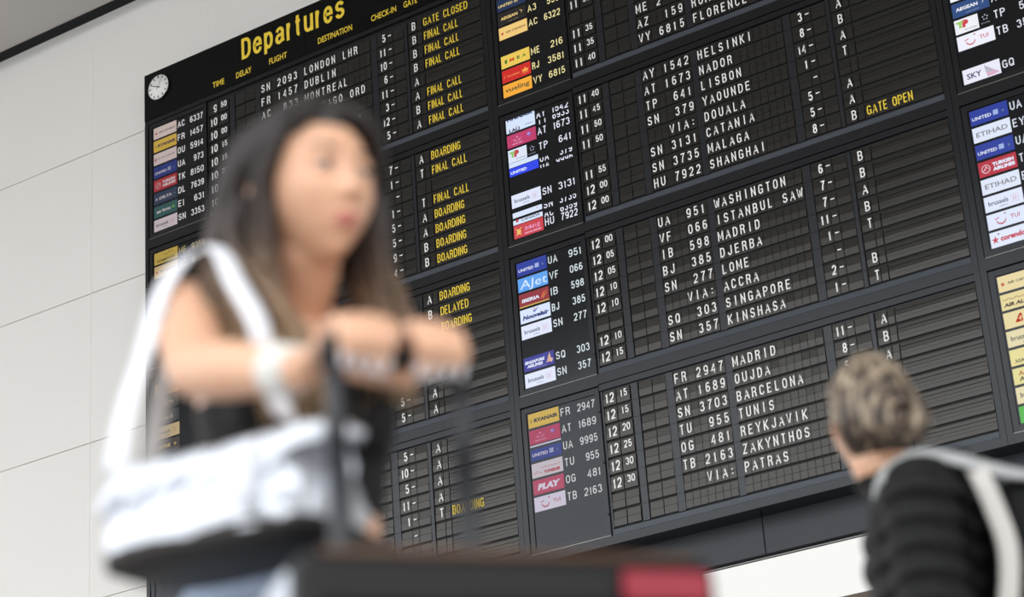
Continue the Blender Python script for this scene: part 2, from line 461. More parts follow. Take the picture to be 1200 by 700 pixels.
rowdata(1, 2, [('12','00','UA  951','WASHINGTON','6','-','B',None), ('12','05','VF  066','ISTANBUL SAW','7','-','B',None), ('12','05','IB  598','MADRID','7','-','A',None), ('12','10','BJ  385','DJERBA','11','-','B',None),
    ('12','10','SN  277','LOME','1','-','T',None), ('','','   VIA:','ACCRA','','-','',None), ('12','10','SQ  303','SINGAPORE','2','-','B',None), ('12','15','SN  357','KINSHASA','1','-','T',None)])
rowdata(1, 3, [('12','15','FR 2947','MADRID','11','-','A',None), ('12','15','AT 1689','OUJDA','8','-','B',None), ('12','20','SN 3703','BARCELONA','5','-','A',None), ('12','25','TU  955','TUNIS','','','',None),
    ('12','30','OG  481','REYKJAVIK','','','',None), ('12','30','TB 2163','ZAKYNTHOS','','','',None), ('','','   VIA:','PATRAS','','','',None), None])

# tiles on the screens -------------------------------------------------------
TINT = {'plain': (1, 1, 1, 1.0), 'cool': (0.93, 0.96, 1.0, 1.0), 'dim': (0.86, 0.82, 0.86, 0.85), 'beige': (0.88, 0.82, 0.80, 0.70), 'gold': (0.93, 0.82, 0.56, 0.55), 'warm': (0.98, 0.93, 0.70, 0.9), 'sun': (1.0, 0.86, 0.52, 0.95)}
def logo(kind, tint, clip=None):
    tr_, tg, tb, k = TINT[tint]
    G = lambda r, g, b: glow((int(r * tr_), int(g * tg), int(b * tb)), k)
    mb = MB(); W, H = 0.209, 0.085
    lo, hi = clip if clip else (0.0, 1.0)
    y1, y2, y3 = -0.0015, -0.0021, -0.0027
    def bg(r, g, b, x1=1.0): mb.box((0, y1, H*lo), (W*x1, 0.002, H*hi), G(r, g, b))
    def T(s, xa, xb, zb, h, c, bold=0.02, shear=0.0):
        put_text(mb, s, W*xa, W*xb, H*zb, H*h, y2, G(*c), bold + 0.022, shear, clip=(H*lo, H*hi) if clip else None)
    wht = (240, 242, 250)
    if kind == 'united':
        bg(8, 46, 150) if tint != 'gold' else bg(25, 40, 70)
        T('UNITED', 0.05, 0.56, 0.30, 0.22, wht, 0.0)
        for i in range(3):
            for j in range(3): poly(mb, [(W*(0.61+0.045*i), H*(0.30+0.11*j)), (W*(0.65+0.045*i), H*(0.30+0.11*j)), (W*(0.65+0.045*i), H*(0.39+0.11*j)), (W*(0.61+0.045*i), H*(0.39+0.11*j))], y2, G(190, 205, 240))
        disc(mb, W*0.87, H*0.42, 0.008, 0.008, y2, G(90, 110, 150), 6)
    elif kind == 'air_canada':
        bg(244, 238, 236); T('AIR CANADA', 0.24, 0.95, 0.40, 0.17, (70, 50, 50), -0.0)
        pts = []
        for i in range(22):
            a = math.pi*2*i/22; rr = 0.012 if i % 2 == 0 else 0.0065
            pts.append((W*0.12 + rr*math.cos(a), H*0.47 + rr*math.sin(a)))
        poly(mb, pts, y2, G(205, 60, 50))
    elif kind == 'ryanair':
        bg(242, 212, 78); T('RYANAIR', 0.19, 0.97, 0.34, 0.27, (40, 45, 70), 0.03)
        for i in range(4): band(mb, [(W*(0.05+0.022*i), H*0.36), (W*(0.08+0.022*i), H*(0.62-0.03*i))], 0.0016, y2, G(90, 85, 80))
    elif kind == 'croatia':
        bg(240, 236, 238); T('CROATIA AIRLINES', 0.16, 0.93, 0.42, 0.14, (110, 110, 130), 0.0)
        for i in range(3):
            for j in range(2): poly(mb, [(W*(0.03+0.035*i), H*(0.34+0.14*((i+j) % 2)+0.0*j)), (W*(0.06+0.035*i), H*(0.34+0.14*((i+j) % 2))), (W*(0.06+0.035*i), H*(0.46+0.14*((i+j) % 2))), (W*(0.03+0.035*i), H*(0.46+0.14*((i+j) % 2)))], y2, G(190, 70, 80))
    elif kind == 'turkish':
        bg(192, 22, 50); disc(mb, W*0.19, H*0.47, 0.024, 0.024, y2, G(240, 225, 228)); disc(mb, W*0.19, H*0.47, 0.0205, 0.0205, y3, G(192, 22, 50))
        band(mb, [(W*0.11, H*0.36), (W*0.17, H*0.44), (W*0.20, H*0.62), (W*0.27, H*0.40)], [0.002, 0.006, 0.006, 0.001], y3 - 0.0004, G(240, 225, 228))
        T('TURKISH', 0.37, 0.93, 0.52, 0.24, wht, 0.04); T('AIRLINES', 0.37, 0.95, 0.20, 0.24, wht, 0.04)
    elif kind == 'delta':
        bg(22, 52, 92) if tint != 'gold' else bg(25, 42, 52)
        poly(mb, [(W*0.06, H*0.32), (W*0.12, H*0.60), (W*0.12, H*0.40)], y2, G(*wht)); poly(mb, [(W*0.18, H*0.32), (W*0.12, H*0.60), (W*0.12, H*0.40)], y2, G(200, 205, 225))
        T('DELTA', 0.24, 0.78, 0.34, 0.25, wht, 0.0); disc(mb, W*0.9, H*0.46, 0.007, 0.007, y2, G(120, 140, 165), 8)
    elif kind == 'aer_lingus':
        bg(30, 98, 100); T('aer lingus', 0.12, 0.72, 0.36, 0.28, wht, 0.01)
        for a in (90, 210, 330): disc(mb, W*0.84 + 0.007*math.cos(math.radians(a)), H*0.50 + 0.007*math.sin(math.radians(a)), 0.0068, 0.0068, y2, G(110, 200, 70), 8)
    elif kind == 'brussels':
        bg(238, 238, 250); T('brussels', 0.10, 0.62, 0.36, 0.30, (60, 66, 100), -0.005); T('airlines', 0.38, 0.60, 0.14, 0.10, (150, 150, 170), 0.0)
        for i in range(4):
            for j in range(4):
                rr = 0.0022 + 0.0012 * (1.5 - abs(i - 1.5)) * (1.5 - abs(j - 1.5))
                disc(mb, W*0.70 + 0.0125*i, H*0.24 + 0.0125*j, rr, rr, y2, G(205, 60, 90), 6)
    elif kind == 'aegean':
        bg(26, 66, 124) if tint != 'sun' else bg(16, 16, 20)
        T('AEGEAN', 0.10, 0.70, 0.40, 0.24, wht, 0.01); band(mb, [(W*0.77, H*0.72), (W*0.86, H*0.62), (W*0.82, H*0.40)], [0.002, 0.006, 0.001], y2, G(*wht)); T('A STAR ALLIANCE', 0.34, 0.72, 0.12, 0.07, (150, 160, 180), 0.0)
    elif kind == 'cedar':
        bg(236, 236, 160); disc(mb, W*0.17, H*0.48, 0.010, 0.017, y2, G(50, 130, 40), 6)
        T('M', 0.30, 0.46, 0.36, 0.25, (200, 60, 40), 0.04); T('E', 0.56, 0.66, 0.36, 0.25, (40, 120, 40), 0.02); T('A', 0.74, 0.88, 0.36, 0.25, (40, 120, 40), 0.0)
    elif kind == 'jordan':
        bg(206, 30, 26); T('ROYAL JORDANIAN', 0.18, 0.62, 0.36, 0.13, (245, 170, 160), 0.0); T('A', 0.06, 0.10, 0.36, 0.2, (250, 190, 180), 0.0)
        poly(mb, [(W*0.72, H*0.34), (W*0.90, H*0.34), (W*0.93, H*0.60), (W*0.87, H*0.48), (W*0.81, H*0.70), (W*0.75, H*0.48), (W*0.69, H*0.60)], y2, G(255, 200, 150)); band(mb, [(W*0.70, H*0.24), (W*0.92, H*0.24)], 0.003, y2, G(255, 200, 150))
    elif kind == 'vueling':
        bg(250, 200, 90); T('vueling', 0.07, 0.92, 0.34, 0.38, (100, 100, 70), 0.0)
    elif kind == 'split_white':
        bg(226, 236, 250); T('FINNAIR', 0.05, 0.95, 0.92, 0.25, (40, 50, 90), 0.03); T('LALI', 0.10, 0.46, -0.02, 0.30, (50, 40, 60), 0.02)
        band(mb, [(W*0.36, H*0.05), (W*0.36, H*0.42)], 0.003, y2, G(200, 50, 60)); T('airlines', 0.66, 0.92, 0.20, 0.10, (90, 100, 130), 0.0)
    elif kind == 'crown_pink':
        bg(200, 52, 102)
        for s in (-1, 1):
            for q in (0.02, 0.012): band(mb, [(W*0.35 + s*0.002, H*0.42), (W*0.35 + s*q*0.8, H*0.40), (W*0.35 + s*q*1.5, H*0.58)], 0.0022, y2, G(250, 190, 215))
        disc(mb, W*0.35, H*0.70, 0.006, 0.006, y2, G(250, 190, 215), 5); T('royal air maroc', 0.17, 0.54, 0.16, 0.12, (245, 190, 215), 0.0)
        disc(mb, W*0.76, H*0.60, 0.013, 0.013, y2, G(150, 110, 200)); disc(mb, W*0.74, H*0.63, 0.006, 0.006, y3, G(200, 180, 230))
    elif kind == 'portugal':
        bg(236, 238, 244, 0.64); T('T', 0.05, 0.26, 0.38, 0.46, (150, 200, 90), 0.06); T('P', 0.21, 0.38, 0.36, 0.52, (205, 45, 60), 0.08); T('AIR PORTUGAL', 0.26, 0.60, 0.14, 0.08, (110, 120, 130), 0.0)
        for a in range(5):
            an = math.radians(90 + 72*a); poly(mb, [(W*0.83 + 0.019*math.cos(an), H*0.56 + 0.019*math.sin(an)), (W*0.83 + 0.011*math.cos(an+0.45), H*0.56 + 0.011*math.sin(an+0.45)), (W*0.83 + 0.012*math.cos(an-0.45), H*0.56 + 0.012*math.sin(an-0.45))], y2, G(190, 195, 210))
        T('STAR', 0.70, 0.95, 0.14, 0.07, (150, 155, 170), 0.0)
    elif kind == 'split_blue':
        mb.box((0, y1, H*lo), (W, 0.002, H*(hi - 0.25)), G(28, 62, 232)); mb.box((0, y1, H*(hi - 0.2)), (W, 0.002, H*(hi + 0.14)), G(226, 236, 250))
        T('UNITED', 0.04, 0.60, 0.27, 0.22, wht, 0.02)
    elif kind == 'plain_white':
        bg(232, 236, 250)
        disc(mb, W*0.84, H*(lo + 0.2), 0.004, 0.004, y2, G(205, 120, 140), 6)
    elif kind == 'clipped_canada':
        bg(232, 238, 252); T('CANADA', 0.28, 0.92, 0.0, 0.20, (60, 60, 80), 0.0); disc(mb, W*0.14, H*0.15, 0.012, 0.012, y2, G(200, 50, 60), 5)
    elif kind == 'hainan':
        bg(214, 56, 64)
        disc(mb, W*0.17, H*0.46, 0.016, 0.018, y2, G(250, 190, 90), 9); band(mb, [(W*0.07, H*0.74), (W*0.17, H*0.50), (W*0.27, H*0.76)], 0.006, y3, G(250, 200, 110)); band(mb, [(W*0.08, H*0.20), (W*0.17, H*0.40), (W*0.25, H*0.20)], 0.006, y3, G(250, 200, 110))
        for i in range(4):                                                   # four characters
            x_ = W*(0.42 + 0.14*i); z_ = H*0.50; q = 0.0032
            c_ = G(255, 175, 215)
            for a_, b_ in ([((-.008, .018), (-.012, .010)), ((-.008, .002), (-.012, -.008)), ((-.004, .012), (.011, .012)), ((-.003, .003), (.012, .003)), ((0, .018), (-.002, -.008)), ((.008, .012), (.006, -.008))],
                           [((-.011, .012), (.011, .012)), ((0, .019), (0, .005)), ((-.010, .005), (-.010, -.008)), ((-.010, .005), (.010, .005)), ((.010, .005), (.010, -.008)), ((-.006, -.001), (.006, -.001)), ((0, .003), (0, -.008))],
                           [((-.007, .018), (-.010, .012)), ((-.011, .012), (-.011, -.008)), ((-.003, .012), (-.003, -.008)), ((-.012, .002), (-.001, .002)), ((.002, .012), (.012, .012)), ((.003, .005), (.010, .005)), ((.010, .005), (.011, -.008))],
                           [((-.010, .013), (.010, .013)), ((0, .019), (0, .013)), ((-.006, .009), (-.010, .003)), ((.006, .009), (.010, .003)), ((-.008, .001), (.008, .001)), ((0, .001), (0, -.008)), ((-.011, -.008), (.011, -.008))])[i]:
                band(mb, [(x_ + a_[0], z_ + a_[1]), (x_ + b_[0], z_ + b_[1])], q, y2, c_)
        T('HAINAN AIRLINES', 0.36, 0.92, 0.14, 0.12, (255, 190, 215), 0.02)
    elif kind == 'ajet':
        bg(92, 164, 236); T('AJet', 0.06, 0.97, 0.18, 0.62, (225, 240, 255), -0.02, 0.12)
    elif kind == 'iberia':
        bg(150, 24, 40); mb.box((0, y1 - 0.0004, 0), (W, y1, H*0.07), G(225, 190, 80)); T('IBERIA', 0.09, 0.68, 0.34, 0.26, wht, 0.02, 0.15)
        band(mb, [(W*0.74, H*0.30), (W*0.82, H*0.62), (W*0.96, H*0.78)], [0.010, 0.012, 0.001], y2, G(230, 90, 50)); band(mb, [(W*0.80, H*0.24), (W*0.85, H*0.46), (W*0.95, H*0.60)], [0.004, 0.005, 0.001], y3, G(240, 180, 60))
    elif kind == 'nouvelair':
        bg(230, 236, 250); T('Nouvelair', 0.08, 0.94, 0.22, 0.32, (28, 40, 120), 0.035, 0.2)
        band(mb, [(W*0.42, H*0.82), (W*0.47, H*0.66), (W*0.62, H*0.90)], [0.002, 0.012, 0.002], y2, G(50, 70, 170)); band(mb, [(W*0.44, H*0.92), (W*0.52, H*0.86)], 0.006, y3, G(230, 150, 60))
    elif kind == 'singapore':
        bg(44, 44, 142); T('SINGAPORE', 0.03, 0.68, 0.50, 0.22, wht, 0.03, 0.1); T('AIRLINES', 0.10, 0.62, 0.22, 0.22, wht, 0.03, 0.1); T('A STAR ALLIANCE MEMBER', 0.3, 0.74, 0.08, 0.05, (160, 160, 210), 0.0)
        poly(mb, [(W*0.74, H*0.22), (W*0.86, H*0.95), (W*0.90, H*0.5), (W*0.97, H*0.42), (W*0.92, H*0.18), (W*0.84, H*0.28)], y2, G(232, 180, 150)); band(mb, [(W*0.78, H*0.30), (W*0.87, H*0.66)], 0.002, y3, G(120, 90, 130))
    elif kind == 'tunisair':
        bg(226, 226, 226); T('TUNISAIR', 0.38, 0.92, 0.16, 0.22, (190, 40, 56), 0.04)
        band(mb, [(W*(0.30 + 0.03*i), H*(0.56 + 0.05*(i % 2) + (0.10 if i % 5 == 0 else 0))) for i in range(22)], 0.0028, y2, G(190, 50, 62))
        for i in range(3): band(mb, [(W*0.06, H*(0.20 + 0.05*i)), (W*0.15, H*(0.32 + 0.07*i)), (W*0.33, H*(0.18 + 0.05*i))], 0.0016, y2, G(205, 120, 130))
    elif kind == 'play':
        bg(202, 62, 104); T('PLAY', 0.14, 0.84, 0.26, 0.44, wht, 0.05, 0.25)
    elif kind == 'tui':
        bg(236, 238, 250)
        arc = [(W*0.36 + 0.026*math.cos(math.radians(a)), H*0.54 + 0.026*math.sin(math.radians(a))) for a in range(190, 351, 16)]
        band(mb, arc, [0.004 + 0.004*math.sin(math.pi*i/(len(arc)-1)) for i in range(len(arc))], y2, G(200, 60, 84)); band(mb, [(W*0.20, H*0.60), (W*0.32, H*0.66)], 0.005, y2, G(200, 60, 84)); disc(mb, W*0.48, H*0.84, 0.005, 0.005, y2, G(200, 60, 84), 8)
        T('TUI', 0.60, 0.84, 0.38, 0.26, (200, 70, 92), -0.01)
    elif kind == 'sky':
        bg(232, 232, 246); T('SKY', 0.10, 0.50, 0.28, 0.38, (52, 56, 100), 0.0)
        for i in range(8): band(mb, [(W*(0.60 + 0.045*i), H*(0.86 - 0.09*i)), (W*(0.66 + 0.04*i), H*0.10)], 0.0036, y2, G(60 + 16*i, 60 - 2*i, 110)); band(mb, [(W*(0.64 + 0.04*i), H*0.32), (W*(0.66 + 0.04*i), H*0.06)], 0.0042, y3, G(205, 60, 140)) if i < 6 else None
    elif kind == 'etihad':
        bg(236, 238, 246) if tint != 'gold' else bg(232, 210, 190)
        T('ETIHAD', 0.09, 0.92, 0.32, 0.32, (116, 110, 112), -0.012)
    elif kind == 'corendon':
        bg(238, 240, 252); T('corendon', 0.26, 1.0, 0.30, 0.36, (205, 50, 66), 0.03)
        pts = []
        for i in range(10):
            a = math.radians(90 + 36*i); rr = 0.026 if i % 2 == 0 else 0.009
            pts.append((W*0.13 + rr*math.cos(a)*0.9, H*0.46 + rr*math.sin(a)))
        poly(mb, pts, y2, G(205, 50, 66)); disc(mb, W*0.23, H*0.80, 0.005, 0.005, y3, G(120, 60, 110), 8)
    elif kind == 'algerie':
        bg(240, 236, 222); T('AIR ALGERIE', 0.06, 1.0, 0.18, 0.24, (70, 40, 40), 0.03, 0.2)
        band(mb, [(W*(0.06 + 0.035*i), H*(0.60 + 0.05*(i % 2) + (0.12 if i % 6 == 4 else 0))) for i in range(26)], 0.003, y2, G(110, 40, 40))
    elif kind == 'swiss':
        bg(242, 238, 232); poly(mb, [(W*0.28, H*0.26), (W*0.40, H*0.26), (W*0.46, H*0.78), (W*0.40, H*0.78)], y2, G(196, 50, 44)); poly(mb, [(W*0.28, H*0.26), (W*0.48, H*0.26), (W*0.47, H*0.78), (W*0.42, H*0.78)], y2, G(196, 50, 44))
        band(mb, [(W*0.41, H*0.34), (W*0.43, H*0.64)], 0.005, y3, G(245, 235, 230)); band(mb, [(W*0.37, H*0.47), (W*0.47, H*0.50)], 0.005, y3, G(245, 235, 230)); T('SWISS', 0.52, 0.92, 0.34, 0.24, (190, 60, 60), 0.0)
    elif kind == 'xiamen':
        bg(240, 240, 214) if tint != 'gold' else bg(235, 225, 130)
        T('XIAMENAIR', 0.10, 0.90, 0.14, 0.22, (50, 60, 50), 0.0); band(mb, [(W*0.36, H*0.80), (W*0.55, H*0.62), (W*0.66, H*0.82), (W*0.86, H*0.66)], [0.001, 0.005, 0.005, 0.001], y2, G(60, 100, 60))
    elif kind == 'two_words':
        bg(236, 240, 214); T('American', 0.14, 0.86, 0.52, 0.28, (180, 100, 60), 0.0); T('Airlines', 0.14, 0.78, 0.16, 0.28, (50, 56, 60), 0.0)
    elif kind == 'green':
        bg(78, 196, 92); disc(mb, W*0.34, H*0.5, 0.022, 0.022, y2, G(230, 250, 230)); disc(mb, W*0.36, H*0.5, 0.010, 0.010, y3, G(78, 196, 92)); T('air', 0.5, 0.8, 0.36, 0.3, wht, 0.0)
    elif kind == 'qatar':
        bg(48, 40, 36); T('QATAR', 0.08, 0.64, 0.38, 0.30, (250, 240, 220), 0.02); disc(mb, W*0.82, H*0.52, 0.012, 0.012, y2, G(200, 190, 160), 6)
    return mb.mesh('airline_logo')

# per screen: (tint of the backlight, text colour, rows of (logo, clip, code, number, number clip))
SC = {}
SC[(0, 0)] = ('beige', (216, 214, 214), [('air_canada','AC','6337'), ('ryanair','FR','1457'), ('croatia','OU','5914'), ('united','UA','973'), ('turkish','TK','8150'), ('delta','DL','7639'), ('aer_lingus','EI','631'), ('brussels','SN','3353')])
SC[(0, 1)] = ('gold', (150, 132, 84), [('xiamen','MF','9356'), ('air_canada','AC','9195'), None, None, None, None, None, None])
SC[(0, 2)] = ('gold', (150, 132, 84), [('etihad','',''), ('delta','',''), ('united','',''), ('brussels','',''), ('qatar','',''), None, None, None])
SC[(0, 3)] = ('dim', (200, 200, 200), [None]*8)
SC[(1, 0)] = ('sun', (236, 224, 160), [None, ('united','',''), ('aegean','A3','550'), ('air_canada','AC','6322'), None, ('cedar','ME','216'), ('jordan','RJ','3581'), ('vueling','VY','6815')])
SC[(1, 1)] = ('cool', (232, 236, 250), [('split_white','AY','1542'), ('crown_pink','AT','1673'), ('portugal','TP','641'), ('split_blue','UA','9996'), None, ('brussels','SN','3131'), ('split_row','SN','3735'), ('hainan','HU','7922')])
SC[(1, 2)] = ('cool', (214, 226, 232), [('united','UA','951'), ('ajet','VF','066'), ('iberia','IB','598'), ('nouvelair','BJ','385'), ('brussels','SN','277'), None, ('singapore','SQ','303'), ('brussels','SN','357')])
SC[(1, 3)] = ('dim', (196, 198, 200), [('ryanair','FR','2947'), ('crown_pink','AT','1689'), ('split_row3','UA','9995'), ('tunisair','TU','955'), ('play','OG','481'), ('tui','TB','2163'), None, None])
SC[(2, 0)] = ('plain', (225, 228, 235), [None]*8)
SC[(2, 1)] = ('plain', (226, 228, 238), [None, None, ('brussels','',''), ('aegean','A3','715'), ('portugal','TP','561'), ('tui','TB','3517'), None, ('sky','GQ','950')])
SC[(2, 2)] = ('cool', (214, 222, 236), [('united','UA','9950'), ('etihad','EY','7215'), ('united','UA','9919'), ('turkish','TK','1940'), ('etihad','EY','7251'), ('brussels','SN','3101'), ('tui','TB','3141'), ('corendon','XC','7432')])
SC[(2, 3)] = ('warm', (220, 214, 180), [('air_canada','AC','6301'), ('algerie','AH','2063'), ('swiss','LX','787'), ('brussels','SN','3211'), ('xiamen','MF','9360'), ('two_words','AA','171'), ('brussels','SN','1511'), ('green','GR','211')])

def departure_board(c):
    names = ['left column of the split-flap departure board, headed Departures in yellow letters',
             'middle column of the departure board, listing Helsinki, Washington and Reykjavik',
             'right column of the departure board, only its airline screens in the frame']
    X0 = c * PU - 0.04
    root = empty('departure_board', (X0, 0.1, FLOOR_V - 3.0))
    tag(root, names[c], 'departure board')
    OX, OZ = c * PU, FLOOR_V
    base = Vector((X0, 0.1, FLOOR_V - 3.0))
    def P(o, x=0, y=0, z=0):             # world place of a part under the root
        o.location = Vector((x, y, z)) - base; return o
    V = lambda v, b=0: OZ - (b * QV + v)
    x_l = OX - 0.035 if c == 0 else OX - 0.0405
    x_r = OX + PU - 0.0405
    # cabinet: back box, mullions, bands and sloped sills
    cb = MB()
    zt = V(-1.266); zb = V(0.052, 3)
    cb.box((x_l, 0.016, zb), (x_r - 0.0008, 0.199, zt), M_cab)
    mb = MB()
    mb.box((x_l, 0.0, zb), (OX - 0.006, 0.016, V(-0.87)), M_cab)
    mb.box((OX + 2.806, 0.0, zb), (OX + 2.838, 0.016, V(-0.87)), M_cab)
    mb.box((OX + 2.8395, 0.0, zb), (x_r - 0.0008, 0.016, V(-0.87)), M_cab)
    for b in range(4):
        hi = V(0.004, b); lo = zb if b == 3 else V(-0.836, b + 1)
        if b < 3:
            cuts = [hi, V(0.062, b), V(0.066, b), lo + 0.008]
            mb.box((OX + 0.529, 0.0, cuts[1]), (OX + 2.8055, 0.016, cuts[0]), M_cab)
            mb.box((OX + 0.529, 0.004, cuts[3]), (OX + 2.8055, 0.016, cuts[2]), M_cab)
            mb.box((OX - 0.0055, 0.0, V(0.07, b)), (OX + 0.5285, 0.016, V(0.003, b)), M_cab)
        else:
            mb.box((OX - 0.0055, 0.0, zb), (OX + 2.8055, 0.016, hi), M_cab)
    P(cb.build('cabinet', root))
    P(mb.build('frame', root))
    # header
    hd = MB(); hd.box((x_l, -0.002, V(-0.905)), (OX + 1.396, 0.015, zt), M_head); P(hd.build('header_panel', root))
    hd = MB(); hd.box((OX + 1.398, -0.002, V(-0.905)), (x_r - 0.001, 0.015, zt), M_head); P(hd.build('header_panel', root))
    hd = MB(); hd.box((x_l, 0.002, V(-0.872)), (x_r - 0.001, 0.016, V(-0.903)), M_cab); P(hd.build('header_rail', root))
    if c == 0:
        tx = MB(); y = -0.0035
        line(tx, 'Departures', OX + 0.856, OX + 1.742, V(-1.066), 0.160, y, M_yel, 0.024, gap=0.26)
        P(tag(tx.build('heading_text', root), 'large yellow word Departures'))
        for s, a, b_ in (('TIME', 0.594, 0.697), ('DELAY', 0.804, 0.939), ('FLIGHT', 1.094, 1.248), ('DESTINATION', 1.513, 1.798), ('CHECK-IN', 1.955, 2.159), ('GATE', 2.217, 2.328)):
            tx = MB(); put_text(tx, s, OX + a, OX + b_, V(-0.943), 0.044, y, M_yel, 0.012)
            P(tag(tx.build('column_heading', root), 'small yellow heading reading ' + s))
    rng = random.Random(10 + c)
    for b in range(4):
        # screen
        sb = MB()
        sb.box((OX - 0.004, 0.006, V(0.0, b)), (OX + 0.028, 0.016, V(-0.868, b)), M_cab)
        sb.box((OX + 0.498, 0.006, V(0.0, b)), (OX + 0.524, 0.016, V(-0.868, b)), M_cab)
        sb.box((OX + 0.028, 0.006, V(0.0, b)), (OX + 0.498, 0.016, V(-0.034, b)), M_cab)
        sb.box((OX + 0.028, 0.006, V(-0.836, b)), (OX + 0.498, 0.016, V(-0.868, b)), M_cab)
        for vv in (-0.43, -0.13, -0.73): sb.box((OX + 0.512, 0.004, V(vv, b)), (OX + 0.524, 0.008, V(vv + 0.012, b)), M_slot)
        sb.box((OX + 0.028, 0.012, V(-0.034, b)), (OX + 0.498, 0.0162, V(-0.836, b)), M_lcd)
        sb.box((OX - 0.004, 0.002, V(0.0008, b)), (OX + 0.524, 0.010, V(-0.0022, b)), mat('bright metal lip', (150, 150, 145), 0.3, metal=0.8))
        scr = P(sb.build('display_screen', root))
        tint, tcol, rows = SC[(c, b)]
        tg = glow(tcol, 1.0)
        for r, row in enumerate(rows):
            if not row: continue
            kind, code, num = row
            z0 = V(-0.744 + 0.1 * r, b)
            specs = [(kind, None)]
            if kind == 'split_row': specs = [('plain_white', (0.42, 0.80)), ('clipped_canada', (-0.12, 0.22))]
            if kind == 'split_row3': specs = [('plain_white', (1.0, 1.10)), ('united', (0.0, 0.82))]
            if kind == 'split_white': specs = [(kind, (0.0, 1.05))]
            if kind == 'split_blue': specs = [(kind, (0.10, 1.0))]
            for kd, cl in specs:
                lm = logo(kd, tint, cl)
                o = link('airline_logo', lm, scr, (OX + 0.038, 0.012, z0))
            ztx = V(-0.763 + 0.1 * r, b)
            if not code: continue
            jobs = [(0.0, None)]
            if kind == 'split_white': jobs = [(0.012, (ztx - 0.02, ztx + 0.043)), (-0.032, (ztx - 0.04, ztx - 0.004))]
            if kind == 'split_blue': jobs = [(0.018, (ztx + 0.006, ztx + 0.045)), (-0.034, (ztx - 0.02, ztx + 0.0))]
            if kind == 'split_row': jobs = [(0.012, (ztx + 0.0, ztx + 0.04)), (-0.046, (ztx - 0.046, ztx - 0.018))]
            for dz, cl in jobs:
                tm = MB()
                wc = 0.064 if 'I' not in code and 'J' not in code else 0.05
                if dz < 0: cd, nm = {'split_white': ('TI', '6933'), 'split_blue': ('UA', '9996'), 'split_row': ('AC', '6359')}[kind]
                else: cd, nm = code, ('379' if kind == 'split_blue' else num)
                line(tm, cd, OX + 0.259, OX + 0.259 + wc, ztx + dz, 0.047, 0.0108, tg, 0.0062, clip=cl)
                tm.build('flight_code_text', scr); tm = MB()
                line(tm, nm, OX + 0.490 - 0.0295 * len(nm), OX + 0.489, ztx + dz, 0.047, 0.0108, tg, 0.0062, gap=0.25, clip=cl)
                tm.build('flight_number_text', scr)
        # sloped sill
        sl = MB(); za, zc = V(0.003, b), V(-0.030, b)
        sl.add([(OX + 0.545, -0.001, za), (OX + 2.803, -0.001, za), (OX + 2.803, 0.003, zc), (OX + 0.545, 0.003, zc), (OX + 0.545, 0.016, za), (OX + 2.803, 0.016, za), (OX + 2.803, 0.016, zc), (OX + 0.545, 0.016, zc)],
               [(0,1,2,3),(3,2,6,7),(0,4,5,1),(0,3,7,4),(1,5,6,2)], M_sill)
        P(sl.build('sill', root))
        # rows of flaps
        for r in range(8):
            vc = -0.785 + 0.1 * r
            if c == 2 and not (0 <= b <= 3): continue
            rp = MB(); z_ = V(vc, b)
            rp.box((OX + 0.540, 0.0125, z_ - 0.0497), (OX + 2.804, 0.0158, z_ + 0.0497), M_slot)
            for a_, b_ in ((0.737, 0.779), (0.960, 1.006), (1.336, 1.377), (1.936, 1.984), (2.205, 2.228)):
                rp.box((OX + a_, 0.003, z_ - 0.049), (OX + b_, 0.0126, z_ + 0.049), M_strip)
            rp.box((OX + 0.541, 0.002, z_ - 0.0495), (OX + 0.5505, 0.0126, z_ + 0.0495), M_cab)
            row = P(rp.build('flight_row', root))
            d = F.get((c, b, r)) or ('', '', '', '', '', '', '', None)
            hh, mm, fl, ds, dk, da, gt, rm = d
            stuff = []
            def flap(nm, xc, w_, kind, ch, single=True):
                k = rng.choice((0, 0, 0, 1, 2)) if not ch else 0
                me = flap_mesh(w_, kind if ch or kind == 'remark' else 'blank', ch or None, k)
                if single and c < 2:
                    link(nm, me, row, (OX + xc, 0.0, z_))
                else: stuff.append((me, OX + xc))
            flap('hour_flap', 0.594, 0.081, 'hour', hh.strip()); flap('minute_flap', 0.683, 0.084, 'minute', mm)
            flap('delay_flap', 0.829, 0.082, 'blank', ''); flap('delay_flap', 0.916, 0.082, 'blank', '')
            fl = fl.ljust(7)
            for k in range(7): flap('flight_number_flap', 1.032 + 0.0464 * k, 0.0435, 'letter', fl[k].strip())
            ds = ds.ljust(12)
            for k in range(12):
                if c == 0: one = b == 0 or k >= 6
                else: one = b >= 1 or ds[k] != ' ' and r >= 6
                flap('destination_flap', 1.400 + 0.0462 * k, 0.0435, 'letter', ds[k].strip(), one)
            flap('check_in_flap', 2.027, 0.076, 'desk', dk); flap('dash_flap', 2.0915, 0.045, 'dash', da)
            flap('blank_flap', 2.160, 0.083, 'blank', '')
            flap('gate_flap', 2.2495 + 0.004, 0.022 + 0.008, 'blank', ''); flap('gate_flap', 2.2895 - 0.004, 0.034, 'blank' if not gt else 'letter', gt); flap('gate_flap', 2.327, 0.038, 'blank', '')
            flap('remark_flap', 2.577, 0.448, 'remark', rm)
            if stuff:
                sm = MB()
                for me, xx in stuff:
                    for p in me.polygons:
                        i0 = len(sm.v)
                        sm.add([(v[0] + xx, v[1], v[2] + z_) for v in (me.vertices[i].co for i in p.vertices)], [tuple(range(len(p.vertices)))], me.materials[p.material_index])
                tag(sm.build('blank_flaps', row), kind='stuff')

